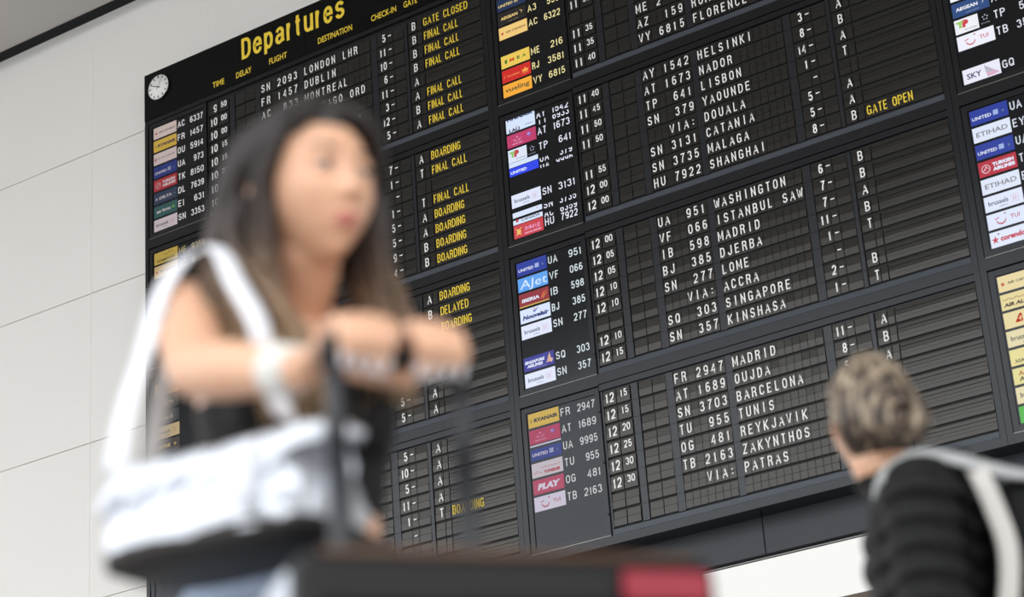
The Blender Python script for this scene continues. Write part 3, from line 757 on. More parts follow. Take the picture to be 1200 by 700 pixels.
def wall_clock():
    cx, cz, R_ = 0.107, FLOOR_V + 1.125, 0.092
    t = empty('wall_clock', (cx, -0.002, cz)); tag(t, 'small round white wall clock at the top left corner of the board', 'clock')
    b_ = MB(); b_.tube([(0, 0, 0), (0, -0.012, 0)], [R_ + 0.004, R_ + 0.004], M_frame_black, 40); b_.build('rim', t)
    f_ = MB(); f_.tube([(0, -0.010, 0), (0, -0.013, 0)], [R_, R_], M_white, 40); f_.build('clock_face', t)
    k_ = mat('clock black', (15, 15, 15), 0.5)
    for i in range(12):
        a = math.radians(30 * i); m_ = MB(); dx, dz = math.sin(a), math.cos(a)
        w_ = 0.0035 if i else 0.005
        p0, p1 = 0.068, 0.086
        m_.add([(dx*p0 + dz*w_, -0.0145, dz*p0 - dx*w_), (dx*p1 + dz*w_, -0.0145, dz*p1 - dx*w_), (dx*p1 - dz*w_, -0.0145, dz*p1 + dx*w_), (dx*p0 - dz*w_, -0.0145, dz*p0 + dx*w_),
                (dx*p0 + dz*w_, -0.0125, dz*p0 - dx*w_), (dx*p1 + dz*w_, -0.0125, dz*p1 - dx*w_), (dx*p1 - dz*w_, -0.0125, dz*p1 + dx*w_), (dx*p0 - dz*w_, -0.0125, dz*p0 + dx*w_)],
               [(0,1,2,3),(4,7,6,5),(0,4,5,1),(1,5,6,2),(2,6,7,3),(3,7,4,0)], k_)
        m_.build('hour_mark', t)
    def hand(nm, deg, l, back, w_, y):
        a = math.radians(deg); dx, dz = math.sin(a), math.cos(a); m_ = MB()
        q = [(-dx*back + dz*w_, -dz*back - dx*w_), (dx*l + dz*w_*.5, dz*l - dx*w_*.5), (dx*l - dz*w_*.5, dz*l + dx*w_*.5), (-dx*back - dz*w_, -dz*back + dx*w_)]
        m_.add([(p[0], y, p[1]) for p in q] + [(p[0], y + 0.001, p[1]) for p in q], [(0,1,2,3),(4,7,6,5),(0,4,5,1),(1,5,6,2),(2,6,7,3),(3,7,4,0)], k_)
        m_.build(nm, t)
    hand('hour_hand', 294, 0.052, 0.016, 0.004, -0.016); hand('minute_hand', 293, 0.076, 0.018, 0.003, -0.018); hand('second_hand', 32, 0.080, 0.022, 0.0012, -0.020)

setting()
light_screen()
for c in range(3): departure_board(c)
wall_clock()
# ---------------------------------------------------------------- people
def ball(mb, c, r, m, sc=(1, 1, 1), seg=14):
    vs = []; fs = []
    c = Vector(c)
    for i in range(seg // 2 + 1):
        th = math.pi * i / (seg // 2)
        for k in range(seg):
            a = 2 * math.pi * k / seg
            vs.append(c + Vector((math.sin(th)*math.cos(a)*sc[0], math.sin(th)*math.sin(a)*sc[1], math.cos(th)*sc[2])) * r)
    for i in range(seg // 2):
        for k in range(seg):
            k2 = (k + 1) % seg
            fs.append((i*seg+k, (i+1)*seg+k, (i+1)*seg+k2, i*seg+k2))
    mb.add(vs, fs, m, True)
def limb(mb, pts, rad, m, seg=16):
    """a tapering limb: tube with a ball in every joint"""
    P = []; Rr = []
    for i in range(len(pts) - 1):
        for j in range(6):
            t = j / 6; P.append(Vector(pts[i]).lerp(Vector(pts[i+1]), t)); Rr.append(rad[i] + (rad[i+1] - rad[i]) * t)
    P.append(Vector(pts[-1])); Rr.append(rad[-1])
    mb.tube(P, Rr, m, seg)
    for p, r in zip(pts, rad): ball(mb, p, r, m)
def loft(mb, rings, m, seg=28):
    """rings: (centre, half width vector, half depth vector, squareness)"""
    vs = []; fs = []
    for c, a, b, q in rings:
        for k in range(seg):
            t = 2*math.pi*k/seg; cs, sn = math.cos(t), math.sin(t)
            cs = math.copysign(abs(cs)**q, cs); sn = math.copysign(abs(sn)**q, sn)
            vs.append(Vector(c) + Vector(a)*cs + Vector(b)*sn)
    n = len(rings)
    for i in range(n-1):
        for k in range(seg):
            k2 = (k+1) % seg; fs.append((i*seg+k, i*seg+k2, (i+1)*seg+k2, (i+1)*seg+k))
    fs.append(tuple(reversed(range(seg)))); fs.append(tuple((n-1)*seg + k for k in range(seg)))
    mb.add(vs, fs, m, True)

def g(x, s): return math.exp(-(x/s)**2)
def head_point(dx, dy, dz):
    """unit direction to a point of the head: x forward, y left, z up"""
    x = dx * (0.092 if dx > 0 else 0.102); y = dy * 0.0745; z = dz * 0.113
    if dx > 0: x = 0.092 * (dx ** 0.86)
    if z < -0.015:
        t = min(1, (-0.015 - z) / 0.098)
        y *= 1 - 0.40 * t ** 1.4
        if x < 0: x *= 1 - 0.62 * t ** 0.8
        else: x *= 1 + 0.16 * t
    if z > 0.03 and x > 0: x *= 1 - 0.10 * (z - 0.03) / 0.08
    ay = abs(y)
    if dx > 0.15:
        zz = z
        nose = 0.0
        if -0.040 < zz < 0.022: nose = 0.022 * ((0.022 - zz) / 0.054) ** 1.2 if zz > -0.032 else 0.022 * max(0, (zz + 0.042) / 0.010)
        x += nose * g(y, 0.0105) + 0.009 * g(ay - 0.012, 0.007) * g(zz + 0.032, 0.008)
        x -= 0.011 * g(ay - 0.031, 0.017) * g(zz - 0.006, 0.012)
        x += 0.004 * g(ay - 0.028, 0.022) * g(zz - 0.026, 0.008)
        x += 0.0055 * g(y, 0.019) * g(zz + 0.058, 0.0062) + 0.006 * g(y, 0.017) * g(zz + 0.071, 0.0066)
        x -= 0.004 * g(y, 0.024) * g(zz + 0.0645, 0.0026)
        x -= 0.005 * g(y, 0.02) * g(zz + 0.084, 0.007)
        x += 0.008 * g(y, 0.022) * g(zz + 0.101, 0.014)
        x += 0.004 * g(ay - 0.042, 0.02) * g(zz + 0.022, 0.02)
    return Vector((x, y, z))
def head(mb, M4, m, U=88, Vn=64):
    vs = []; fs = []
    for i in range(Vn + 1):
        th = math.pi * i / Vn
        for k in range(U):
            a = 2*math.pi*k/U
            vs.append(M4 @ head_point(math.sin(th)*math.cos(a), math.sin(th)*math.sin(a), math.cos(th)))
    for i in range(Vn):
        for k in range(U):
            k2 = (k+1) % U; fs.append((i*U+k, (i+1)*U+k, (i+1)*U+k2, i*U+k2))
    mb.add(vs, fs, m, True)
    for s in (-1, 1):                       # ears: outer rim, bowl and lobe
        pts = [(-0.006 - 0.010*math.sin(t)*0.9 - 0.006, s*(0.0745 + 0.006 + 0.004*math.sin(t)), 0.004 + 0.026*math.cos(t)) for t in [math.pi*j/10 for j in range(-1, 12)]]
        mb.tube([M4 @ Vector(p) for p in pts], 0.0045, m, 8)
        ball(mb, M4 @ Vector((-0.008, s*0.0735, 0.002)), 0.012, m, (0.9, 0.7, 1.9), 12)
        ball(mb, M4 @ Vector((-0.006, s*0.0745, -0.026)), 0.0065, m)
def face_parts(root, M4, iris=(60, 38, 26), brow=(40, 30, 26)):
    lp = MB(); vs = []; fs = []; U = 24
    for i in range(U + 1):
        yy = -0.0175 + 0.035*i/U; e = math.sqrt(max(0, 1 - (yy/0.0176)**2))
        top = -0.0645 + 0.0075*e**0.8 - 0.0016*g(yy, 0.004); bot = -0.0645 - 0.0090*e**0.7
        for j in range(9):
            zz = bot + (top - bot)*j/8; dy, dz = yy/0.0745, zz/0.113
            dz = max(-.98, zz/0.113); t = min(1, (-0.015 - zz)/0.098); dy = yy/(0.0745*(1 - 0.40*t**1.4))
            p = head_point(math.sqrt(max(0.02, 1 - dy*dy - dz*dz)), dy, dz)
            vs.append(M4 @ (p + Vector((0.0012*min(1, e*1.5)*math.sin(math.pi*(0.1 + 0.8*j/8)), 0, 0))))
    for i in range(U):
        for j in range(8): fs.append((i*9+j, (i+1)*9+j, (i+1)*9+j+1, i*9+j+1))
    lp.add(vs, fs, M_lips, True); lo = lp.build('lips', root); sm = lo.modifiers.new('t', 'SOLIDIFY'); sm.thickness = .002; sm.offset = 0
    for s in (-1, 1):
        e = MB(); c = M4 @ Vector((0.0765, s*0.031, 0.006))
        ball(e, c, 0.0125, mat('eye white', (226, 222, 218), 0.25), seg=20); o = e.build('eyeball', root)
        i_ = MB(); d = (M4.to_3x3() @ Vector((1, 0.0, 0.0))).normalized()
        i_.tube([c + d*0.0105, c + d*0.0127], [0.0062, 0.0054], mat('brown iris', iris, 0.2), 16)
        i_.tube([c + d*0.0126, c + d*0.0132], [0.0028, 0.0024], M_slot, 12)
        i_.build('iris', o)
        ld = MB(); ball(ld, M4 @ Vector((0.0758, s*0.031, 0.0108)), 0.0132, M_skin, (1, 1.08, .86), 18); ball(ld, M4 @ Vector((0.0742, s*0.031, -0.0002)), 0.0130, M_skin, (1, 1.12, .60), 18)
        ld.build('eyelids', root)
        l_ = MB(); pts = [M4 @ Vector((0.0765 + 0.0118*math.cos(t*0.9), s*0.031 + 0.0128*math.sin(t), 0.006 + 0.0030*math.cos(t) + 0.0006)) for t in [math.pi*0.5*j/6 for j in range(-6, 7)]]
        l_.tube(pts, [0.0008 + 0.0012*math.sin(math.pi*j/12) for j in range(13)], mat('eyelash', (24, 18, 16), 0.6), 6); l_.build('eyelashes', root)
        b_ = MB(); pts = [M4 @ (head_point(0.9, s*yy/0.0745, zz/0.113).normalized() * 1.0) for yy, zz in ()]
        pts = []
        for j in range(7):
            yy = s*(0.014 + 0.0058*j); zz = 0.0265 + 0.004*math.sin(math.pi*j/7) + 0.0008*j
            dy, dz = yy/0.0745, zz/0.113; p = head_point(math.sqrt(max(0.01, 1 - dy*dy - dz*dz)), dy, dz); pts.append(M4 @ (p + Vector((0.0004, 0, 0))))
        b_.tube(pts, [0.0016, 0.0026, 0.0030, 0.0029, 0.0025, 0.0019, 0.001], mat('eyebrow', brow, 0.8), 6); b_.build('eyebrow', root)

def grip_hand(mb, nails, c, b, n, wrist, side, m, r0=0.013):
    """a hand closed over a bar; side = +1: the index finger lies towards +b"""
    up = Vector((0, 0, 1)); b = b.normalized()
    def pt(s, th, r): return c + b*s + (n*math.cos(math.radians(th)) + up*math.sin(math.radians(th))) * r
    offs = [0.030, 0.010, -0.010, -0.029]; ln = [0.95, 1.0, 0.96, 0.82]
    kn = []
    for k in range(4):
        s = offs[k] * side; q = ln[k]
        K = pt(s, 138, r0 + 0.034); PIP = pt(s*1.02, 66 - 6*(q-1)*10, r0 + 0.026*q + 0.004); DIP = pt(s*0.98, 8, r0 + 0.017*q + 0.003); T = pt(s*0.95, -46 + (1-q)*60, r0 + 0.0105)
        limb(mb, [K, PIP], [0.0105, 0.0092], m, 12); limb(mb, [PIP, DIP, T], [0.0092, 0.0082, 0.0070], m, 12)
        kn.append(K)
        nd = (n*math.cos(math.radians(-20)) + up*math.sin(math.radians(-20)))
        nails.append((T, DIP, nd, b, 0.0068))
    # palm: rows of balls between the knuckles and the wrist, flattened
    for k in range(4):
        limb(mb, [kn[k], kn[k].lerp(wrist, 0.55), wrist + (kn[k] - kn[1]) * 0.35], [0.0115, 0.0135, 0.014], m, 12)
    # thumb: leaves the side of the palm near its base, passes under the bar
    base = wrist.lerp(kn[0], 0.42) + b*side*0.012 - up*0.010
    t1 = pt(0.045*side, 205, r0 + 0.022); t2 = pt(0.036*side, 255, r0 + 0.015); t3 = pt(0.020*side, 295, r0 + 0.012)
    limb(mb, [wrist.lerp(kn[0], 0.2), base], [0.016, 0.0155], m, 12); limb(mb, [base, t1, t2, t3], [0.0145, 0.0112, 0.0098, 0.0080], m, 12)
    nails.append((t3, t2, -up, b, 0.008))
def relaxed_hand(mb, wrist, d, pd, side_v, m):
    """open hand: d along the fingers, pd out of the palm, side_v towards the thumb"""
    d = d.normalized(); pd = pd.normalized(); sv = side_v.normalized()
    for k in range(4):
        o = sv * (0.026 - 0.018*k); L = [0.94, 1.0, 0.95, 0.78][k]
        K = wrist + d*0.088 + o - pd*0.002 - d*0.004*abs(k-1)
        limb(mb, [wrist + o*0.55, wrist + d*0.045 + o*0.85, K], [0.015, 0.0135, 0.0108], m, 12)
        P1 = K + (d*0.94 + pd*0.34).normalized()*0.040*L; P2 = P1 + (d*0.80 + pd*0.6).normalized()*0.026*L; P3 = P2 + (d*0.62 + pd*0.78).normalized()*0.020*L
        limb(mb, [K, P1, P2, P3], [0.0100, 0.0090, 0.0080, 0.0068], m, 12)
    B = wrist + d*0.028 + sv*0.022 + pd*0.006
    limb(mb, [wrist, B, B + (d*0.75 + sv*0.6 + pd*0.3).normalized()*0.040, B + (d*0.75 + sv*0.6 + pd*0.3).normalized()*0.040 + (d*0.95 + sv*0.15 + pd*0.3).normalized()*0.030], [0.017, 0.0148, 0.0112, 0.0082], m, 12)

def fuse(mb, voxel, smooth=3):
    """one continuous surface out of the overlapping forms"""
    me = mb.mesh('body_forms'); o = bpy.data.objects.new('body_forms', me); COL.objects.link(o)
    r = o.modifiers.new('r', 'REMESH'); r.mode = 'VOXEL'; r.voxel_size = voxel; r.use_smooth_shade = True
    s = o.modifiers.new('s', 'SMOOTH'); s.factor = 0.5; s.iterations = smooth
    dg = bpy.context.evaluated_depsgraph_get()
    new = bpy.data.meshes.new_from_object(o.evaluated_get(dg))
    bpy.data.objects.remove(o); bpy.data.meshes.remove(me)
    new.materials.clear()
    return new
def garment(name, body, pred, off, m, root, thick=0.003):
    """cloth lying over the part of the body where pred is true"""
    bm = bmesh.new(); bm.from_mesh(body); bm.normal_update()
    dele = [f for f in bm.faces if not pred(f.calc_center_median())]
    bmesh.ops.delete(bm, geom=dele, context='FACES')
    bm.normal_update()
    for _ in range(2): bmesh.ops.smooth_vert(bm, verts=bm.verts, factor=0.4, use_axis_x=True, use_axis_y=True, use_axis_z=True)
    bm.normal_update()
    for v, d in [(v, v.normal * off(v.co)) for v in bm.verts]: v.co += d
    me = bpy.data.meshes.new(name); bm.to_mesh(me); bm.free()
    me.materials.append(m)
    me.polygons.foreach_set('use_smooth', [True]*len(me.polygons))
    o = link(name, me, root)
    if thick:
        s = o.modifiers.new('cloth thickness', 'SOLIDIFY'); s.thickness = thick; s.offset = -1
    return o
def seg_dist(p, a, b):
    ab = b - a; t = max(0, min(1, (p - a).dot(ab) / ab.length_squared)); return (p - (a + ab*t)).length
def paint(me, rules, default):
    """materials by region: lips, nails"""
    mats = [default]; me.materials.append(default)
    idx = []
    for r in rules: me.materials.append(r[1])
    for p in me.polygons:
        k = 0
        for j, r in enumerate(rules):
            if r[0](p.center): k = j + 1; break
        idx.append(k)
    me.polygons.foreach_set('material_index', idx)
    me.polygons.foreach_set('use_smooth', [True]*len(idx))
def strap(name, pts, w_, th, m, root, across=None, nrm=None):
    """flat webbing through the points; nrm(p) tells which way its face looks"""
    P = []; n = len(pts); pts = [Vector(p) for p in pts]
    for i in range(n-1):
        p0 = pts[max(0, i-1)]; p1 = pts[i]; p2 = pts[i+1]; p3 = pts[min(n-1, i+2)]
        for j in range(6):
            t = j/6; P.append(0.5*((2*p1) + (p2-p0)*t + (2*p0-5*p1+4*p2-p3)*t*t + (3*p1-p0-3*p2+p3)*t**3))
    P.append(pts[-1]); mb = MB(); vs = []; fs = []
    for i, p in enumerate(P):
        t = (P[min(i+1, len(P)-1)] - P[max(i-1, 0)]).normalized(); nn = nrm(p).normalized(); nn = (nn - t*nn.dot(t)).normalized(); a = t.cross(nn).normalized()
        vs += [p + a*w_/2 + nn*th, p + a*w_*0.2 + nn*(th + 0.0015), p - a*w_*0.2 + nn*(th + 0.0015), p - a*w_/2 + nn*th, p - a*w_/2 - nn*th*0.2, p + a*w_/2 - nn*th*0.2]
    for i in range(len(P)-1):
        for k in range(6):
            k2 = (k+1) % 6; fs.append((i*6+k, (i+1)*6+k, (i+1)*6+k2, i*6+k2))
    fs.append((0,1,2,3,4,5)); fs.append(tuple(reversed([(len(P)-1)*6+k for k in range(6)])))
    mb.add(vs, fs, m, True)
    return mb.build(name, root)

M_skin = mat('warm skin', (230, 180, 148), 0.36, noise=0.05, scale=18)
M_skin.node_tree.nodes['Principled BSDF'].inputs['Subsurface Weight'].default_value = 0.12
M_skin.node_tree.nodes['Principled BSDF'].inputs['Subsurface Radius'].default_value = (0.02, 0.008, 0.004)
M_skin.node_tree.nodes['Principled BSDF'].inputs['Subsurface Scale'].default_value = 0.4
M_lips = mat('rose lips', (206, 124, 116), 0.35)
M_nail = mat('pale nail polish', (245, 240, 244), 0.15, spec=0.8)
M_top = mat('black ribbed jersey', (9, 10, 13), 0.75, bump=0.3, bscale=400)
M_jeans = mat('pale blue denim', (150, 165, 188), 0.8, noise=0.25, scale=60, bump=0.3, bscale=300)
M_shoe = mat('white trainer', (225, 225, 222), 0.5)
M_sole = mat('rubber sole', (240, 240, 236), 0.6)

def hair_mat(name, stops, z0, z1, streak=0.35):
    mt = bpy.data.materials.new(name); mt.use_nodes = True; nt = mt.node_tree; b = nt.nodes['Principled BSDF']
    b.inputs['Roughness'].default_value = 0.38; b.inputs['Specular IOR Level'].default_value = 0.5
    tc = nt.nodes.new('ShaderNodeTexCoord'); sx = nt.nodes.new('ShaderNodeSeparateXYZ'); nt.links.new(tc.outputs['Object'], sx.inputs[0])
    mp = nt.nodes.new('ShaderNodeMapRange'); mp.inputs[1].default_value = z0; mp.inputs[2].default_value = z1
    nz = nt.nodes.new('ShaderNodeTexNoise'); nz.inputs['Scale'].default_value = 1.0; nz.inputs['Detail'].default_value = 3
    mpg = nt.nodes.new('ShaderNodeMapping'); mpg.inputs['Scale'].default_value = (70, 70, 7); nt.links.new(tc.outputs['Object'], mpg.inputs[0]); nt.links.new(mpg.outputs[0], nz.inputs['Vector'])
    ad = nt.nodes.new('ShaderNodeMath'); ad.operation = 'MULTIPLY_ADD'; ad.inputs[1].default_value = streak; nt.links.new(nz.outputs['Fac'], ad.inputs[0])
    sb = nt.nodes.new('ShaderNodeMath'); sb.operation = 'SUBTRACT'; sb.inputs[1].default_value = streak/2
    nt.links.new(sx.outputs[2], mp.inputs[0]); nt.links.new(mp.outputs[0], ad.inputs[2]); nt.links.new(ad.outputs[0], sb.inputs[0])
    cr = nt.nodes.new('ShaderNodeValToRGB'); el = cr.color_ramp.elements
    el[0].position = stops[0][0]; el[0].color = (*lin(stops[0][1]), 1); el[1].position = stops[-1][0]; el[1].color = (*lin(stops[-1][1]), 1)
    for p, c in stops[1:-1]:
        e = el.new(p); e.color = (*lin(c), 1)
    nt.links.new(sb.outputs[0], cr.inputs[0]); nt.links.new(cr.outputs[0], b.inputs['Base Color'])
    bp = nt.nodes.new('ShaderNodeBump'); bp.inputs['Strength'].default_value = 0.5; bp.inputs['Distance'].default_value = 0.004
    nt.links.new(nz.outputs['Fac'], bp.inputs['Height']); nt.links.new(bp.outputs[0], b.inputs['Normal'])
    return mt
def spline(pts, n=5):
    pts = [Vector(p) for p in pts]; out = []
    for i in range(len(pts)-1):
        p0 = pts[max(0, i-1)]; p1 = pts[i]; p2 = pts[i+1]; p3 = pts[min(len(pts)-1, i+2)]
        for j in range(n):
            t = j/n; out.append(0.5*((2*p1) + (p2-p0)*t + (2*p0-5*p1+4*p2-p3)*t*t + (3*p1-p0-3*p2+p3)*t**3))
    out.append(pts[-1]); return out

BAR_L, BAR_R = Vector((7.745, -7.997, 1.164)), Vector((7.841, -7.830, 1.164))
def traveller():
    root = empty('person', (7.30, -7.58, 0.0))
    tag(root, 'long-haired woman in a black top with silver bag, pushing a suitcase in the foreground', 'person')
    B0 = Vector(root.location); W = lambda x, y, z: Vector((x, y, z)) - B0
    Fd = Vector((0.875, -0.484, 0)).normalized(); Lf = Vector((-Fd.y, Fd.x, 0)); up = Vector((0, 0, 1))
    N = W(7.372, -7.60, 1.44)
    m = M_skin; mb = MB()
    def T(f, l, z): return Vector((N.x, N.y, 0)) + Fd*f + Lf*l + up*z
    # trunk
    loft(mb, [(T(-.01, 0, .80), Lf*.10, Fd*.08, 1), (T(-.015, 0, .86), Lf*.165, Fd*.105, .95), (T(-.02, 0, .93), Lf*.178, Fd*.118, .95), (T(-.015, 0, 1.0), Lf*.155, Fd*.105, 1), (T(-.005, 0, 1.07), Lf*.128, Fd*.09, 1),
              (T(.0, 0, 1.14), Lf*.128, Fd*.092, 1), (T(.01, 0, 1.22), Lf*.138, Fd*.105, 1), (T(.01, 0, 1.29), Lf*.145, Fd*.110, 1), (T(.0, 0, 1.35), Lf*.150, Fd*.10, .95), (T(-.005, 0, 1.40), Lf*.135, Fd*.075, .95), (T(-.005, 0, 1.435), Lf*.085, Fd*.055, 1), (T(0, 0, 1.46), Lf*.05, Fd*.045, 1)], m)
    for s in (-1, 1): ball(mb, T(.075, s*.068, 1.245), .058, m, (1, 1, 1))
    # neck and head
    hc = W(7.475, -7.668, 1.578)
    limb(mb, [T(0, 0, 1.42), hc - up*.085 - Fd*.022], [.058, .053], m, 20)
    yaw = math.atan2(-.20, .98) - .11
    M4 = Matrix.Translation(hc) @ Euler((math.radians(2), math.radians(4), yaw), 'XYZ').to_matrix().to_4x4() @ Matrix.Scale(1.10, 4)
    head(mb, M4, m)
    # arms
    SR, ER, WR = W(7.298, -7.738, 1.412), W(7.440, -7.880, 1.252), W(7.662, -7.930, 1.178)
    SL, EL, WL = W(7.448, -7.464, 1.412), W(7.583, -7.673, 1.290), W(7.722, -7.820, 1.200)
    limb(mb, [T(0, -.09, 1.41), SR], [.048, .055], m, 20); limb(mb, [T(0, .09, 1.41), SL], [.048, .055], m, 20)
    limb(mb, [SR, SR.lerp(ER, .35), ER], [.055, .050, .040], m, 20); limb(mb, [SL, SL.lerp(EL, .35), EL], [.055, .048, .038], m, 20)
    limb(mb, [ER, ER.lerp(WR, .3), WR], [.040, .041, .0255], m, 20); limb(mb, [EL, EL.lerp(WL, .3), WL], [.038, .039, .0255], m, 20)
    nails = []
    b = (BAR_R - BAR_L).normalized(); n = Vector((b.y, -b.x, 0))
    cR = BAR_L + b*.046 - B0; cL = BAR_L + b*.146 - B0
    grip_hand(mb, nails, cR, b, n, WR, 1, m); grip_hand(mb, nails, cL, b, n, WL, -1, m)
    # legs in mid-stride
    legs = [(-1, T(.15, -.10, .50), T(.11, -.10, .085), 0), (1, T(.02, .10, .49), T(-.24, .10, .13), 1)]
    feet = []
    for s, K, A, back in legs:
        H = T(-.01, s*.088, .88)
        limb(mb, [H, H.lerp(K, .4), K, K.lerp(A, .35), A], [.092, .082, .056, .056, .036], m, 22)
        toe = A + Fd*(.13 if not back else .10) - up*(.055 if not back else .09)
        heel = A - Fd*.045 - up*(.045 if not back else .02)
        limb(mb, [heel, A - up*.03 + Fd*.03, toe], [.035, .038, .030], m, 14); feet.append((heel, A, toe))
    body = fuse(mb, 0.0046, 3)
    Mi = M4.inverted()
    def lips(p):
        q = Mi @ p; return q.x > .055 and ((abs(q.y)/.021)**2 + ((q.z + .0645)/.0105)**2) < 1
    def nail(p): return any(seg_dist(p, a, c) < r_*1.35 and (p - a).dot(nd) > r_*0.3 and (p-a).length < .0135 for a, c, nd, b_, r_ in nails)
    def blush(p): return False
    paint(body, [], M_skin)
    link('body', body, root)
    for a, c, nd, b_, r_ in nails:                       # nails
        d = (a - c).normalized(); k = MB(); nn = (nd - d*nd.dot(d)).normalized(); s_ = d.cross(nn).normalized()
        vs = []; fs = []
        for i in range(6):
            t = i/5; hw = (.0052 if i < 5 else .0035)
            for j in range(5):
                u_ = (j-2)/2; vs.append(a + d*(-.006 + .019*t) + s_*hw*u_ + nn*(r_*1.02*math.cos(u_*.9) - .0012*t))
        for i in range(5):
            for j in range(4): fs.append((i*5+j, i*5+j+1, (i+1)*5+j+1, (i+1)*5+j))
        k.add(vs, fs, M_nail, True); o = k.build('fingernail', root); sm = o.modifiers.new('t', 'SOLIDIFY'); sm.thickness = .0016
    face_parts(root, M4)
    armsegs = [(SR, ER), (ER, WR), (SL, EL), (EL, WL)]
    def notarm(p, r=.058): return all(seg_dist(p, a, c) > r for a, c in armsegs)
    def torso(p):
        f = (p - N).dot(Fd); l = (p - N).dot(Lf)
        if not (1.115 < p.z < 1.36) or f > .185 or abs(l) > .19: return False
        if p.z < 1.27: return notarm(p, .050)
        return p.z < 1.325 - .25*max(0, .07 - abs(l)) and abs(l) < .135 and notarm(p, .05)
    o = garment('tank_top', body, torso, lambda p: .004 + .0015*math.sin(p.z*90 + p.x*30), M_top, root)
    for s in (-1, 1):
        strap('top_strap', [T(.112, s*.070, 1.30), T(.100, s*.078, 1.35), T(.060, s*.082, 1.412), T(.0, s*.082, 1.462), T(-.055, s*.078, 1.43), T(-.098, s*.070, 1.36), T(-.108, s*.066, 1.31)], .020, .003, M_top, root, nrm=lambda p: p - T(0, 0, 1.33))
    def jeans(p): return .12 < p.z < 1.075 and all(seg_dist(p, a, c) > .05 for a, c in ((ER, WR), (EL, WL)))
    garment('jeans', body, jeans, lambda p: .010 + .004*math.sin(p.z*38 + p.y*20), M_jeans, root)
    belt = MB(); rg = []
    for z_, e_ in ((1.035, .016), (1.04, .019), (1.07, .019), (1.075, .016)):
        rg.append((T(-.008, 0, z_), Lf*(.139 + e_), Fd*(.096 + e_), 1))
    loft(belt, rg, mat('dark brown leather', (48, 36, 30), 0.45), 40); belt.build('belt', root)
    for (heel, A, toe) in feet:
        sh = MB(); d = (toe - heel); dl = Vector((d.x, d.y, 0)).normalized(); sd = Vector((-dl.y, dl.x, 0))
        a_ = heel - dl*.03 - up*.012; pz = min(heel.z, toe.z)
        rings = []
        for t, hw, hh in ((0, .018, .03), (.06, .034, .045), (.25, .038, .055), (.5, .040, .045), (.75, .046, .034), (.93, .040, .026), (1.0, .018, .014)):
            c_ = a_.lerp(toe + dl*.055 - up*.006, t); rings.append((c_ + up*(hh*.35), sd*hw, up*hh, .85))
        loft(sh, rings, M_shoe, 24); so = sh.build('shoe', root)
        sl = MB(); rings = []
        for t, hw in ((0, .020), (.06, .037), (.25, .040), (.5, .042), (.75, .048), (.93, .042), (1.0, .020)):
            c_ = a_.lerp(toe + dl*.058 - up*.006, t); rings.append((c_ - up*.024, sd*hw, up*.010, .7))
        loft(sl, rings, M_sole, 24); sl.build('sole', so)
    # wrist bands
    for E_, W_, nm, ms, q0, r_ in ((ER, WR, 'wristband', mat('white terry band', (240, 238, 232), 0.9, bump=.4, bscale=500), .83, .0315), (EL, WL, 'wristwatch', mat('white watch strap', (238, 236, 234), 0.5), .90, .0295)):
        d = (W_ - E_).normalized(); c_ = E_.lerp(W_, q0); k = MB()
        hw = .026 if nm == 'wristband' else .012
        k.tube([c_ - d*hw, c_ - d*hw*.8, c_ + d*hw*.8, c_ + d*hw], [r_*.99, r_*1.08, r_*1.03, r_*.93], ms, 24)
        if nm == 'wristwatch':
            q = c_ + up*.030; k.tube([q - up*.004, q + up*.006], [.018, .017], mat('watch case', (225, 225, 228), 0.2, metal=.7), 20)
        k.build(nm, root)
    # hair
    hm = hair_mat('long dark hair fading to blond', [(0.0, (176, 148, 112)), (0.35, (128, 102, 78)), (0.62, (62, 46, 38)), (0.85, (30, 23, 21)), (1.0, (34, 27, 25))], 1.22, 1.66, 0.5)
    hb = MB(); vs = []; fs = []; U, Vn = 48, 30
    rr = random.Random(3)
    for i in range(Vn+1):
        th = math.pi*0.80*i/Vn
        for k in range(U):
            a = 2*math.pi*k/U; dx, dy, dz = math.sin(th)*math.cos(a), math.sin(th)*math.sin(a), math.cos(th)
            p = head_point(dx, dy, dz); q = p.normalized()
            face = dx > .15 and dz < .62 + .35*abs(dy) and not (abs(dy) > .86)
            hl = p.z < (.072 - .6*max(0, abs(p.y) - .03)) and p.x > .012
            ear = p.x > -.030 and p.z < .036 and dy < 0
            off = .017 + .003*math.sin(a*9 + th*3)
            if hl or ear: off = -.012
            vs.append(M4 @ (p + q*off))
    for i in range(Vn):
        for k in range(U):
            k2 = (k+1) % U; fs.append((i*U+k, (i+1)*U+k, (i+1)*U+k2, i*U+k2))
    hb.add(vs, fs, hm, True)
    def lock(pts, r0, r1, jit=.012):
        j = Vector((rr.uniform(-1, 1), rr.uniform(-1, 1), rr.uniform(-1, 1)))*jit; ph = rr.uniform(0, 6.28); am = rr.uniform(.004, .014)
        P = spline([M4 @ Vector(p) + j*(0.5 + .35*i) for i, p in enumerate(pts)], 5); nP = len(P)
        P = [p + Vector((math.cos(ph + i*.55), math.sin(ph + i*.5), 0))*am*(i/nP) for i, p in enumerate(P)]
        hb.tube(P, [((r0*(1 - .1*t) if t < .7 else r0*(1 - .1*.7) + (r1 - r0)*(t - .7)/.3), .55*r0*(1 - .5*t)) for t in [i/(nP-1) for i in range(nP)]], hm, 7)
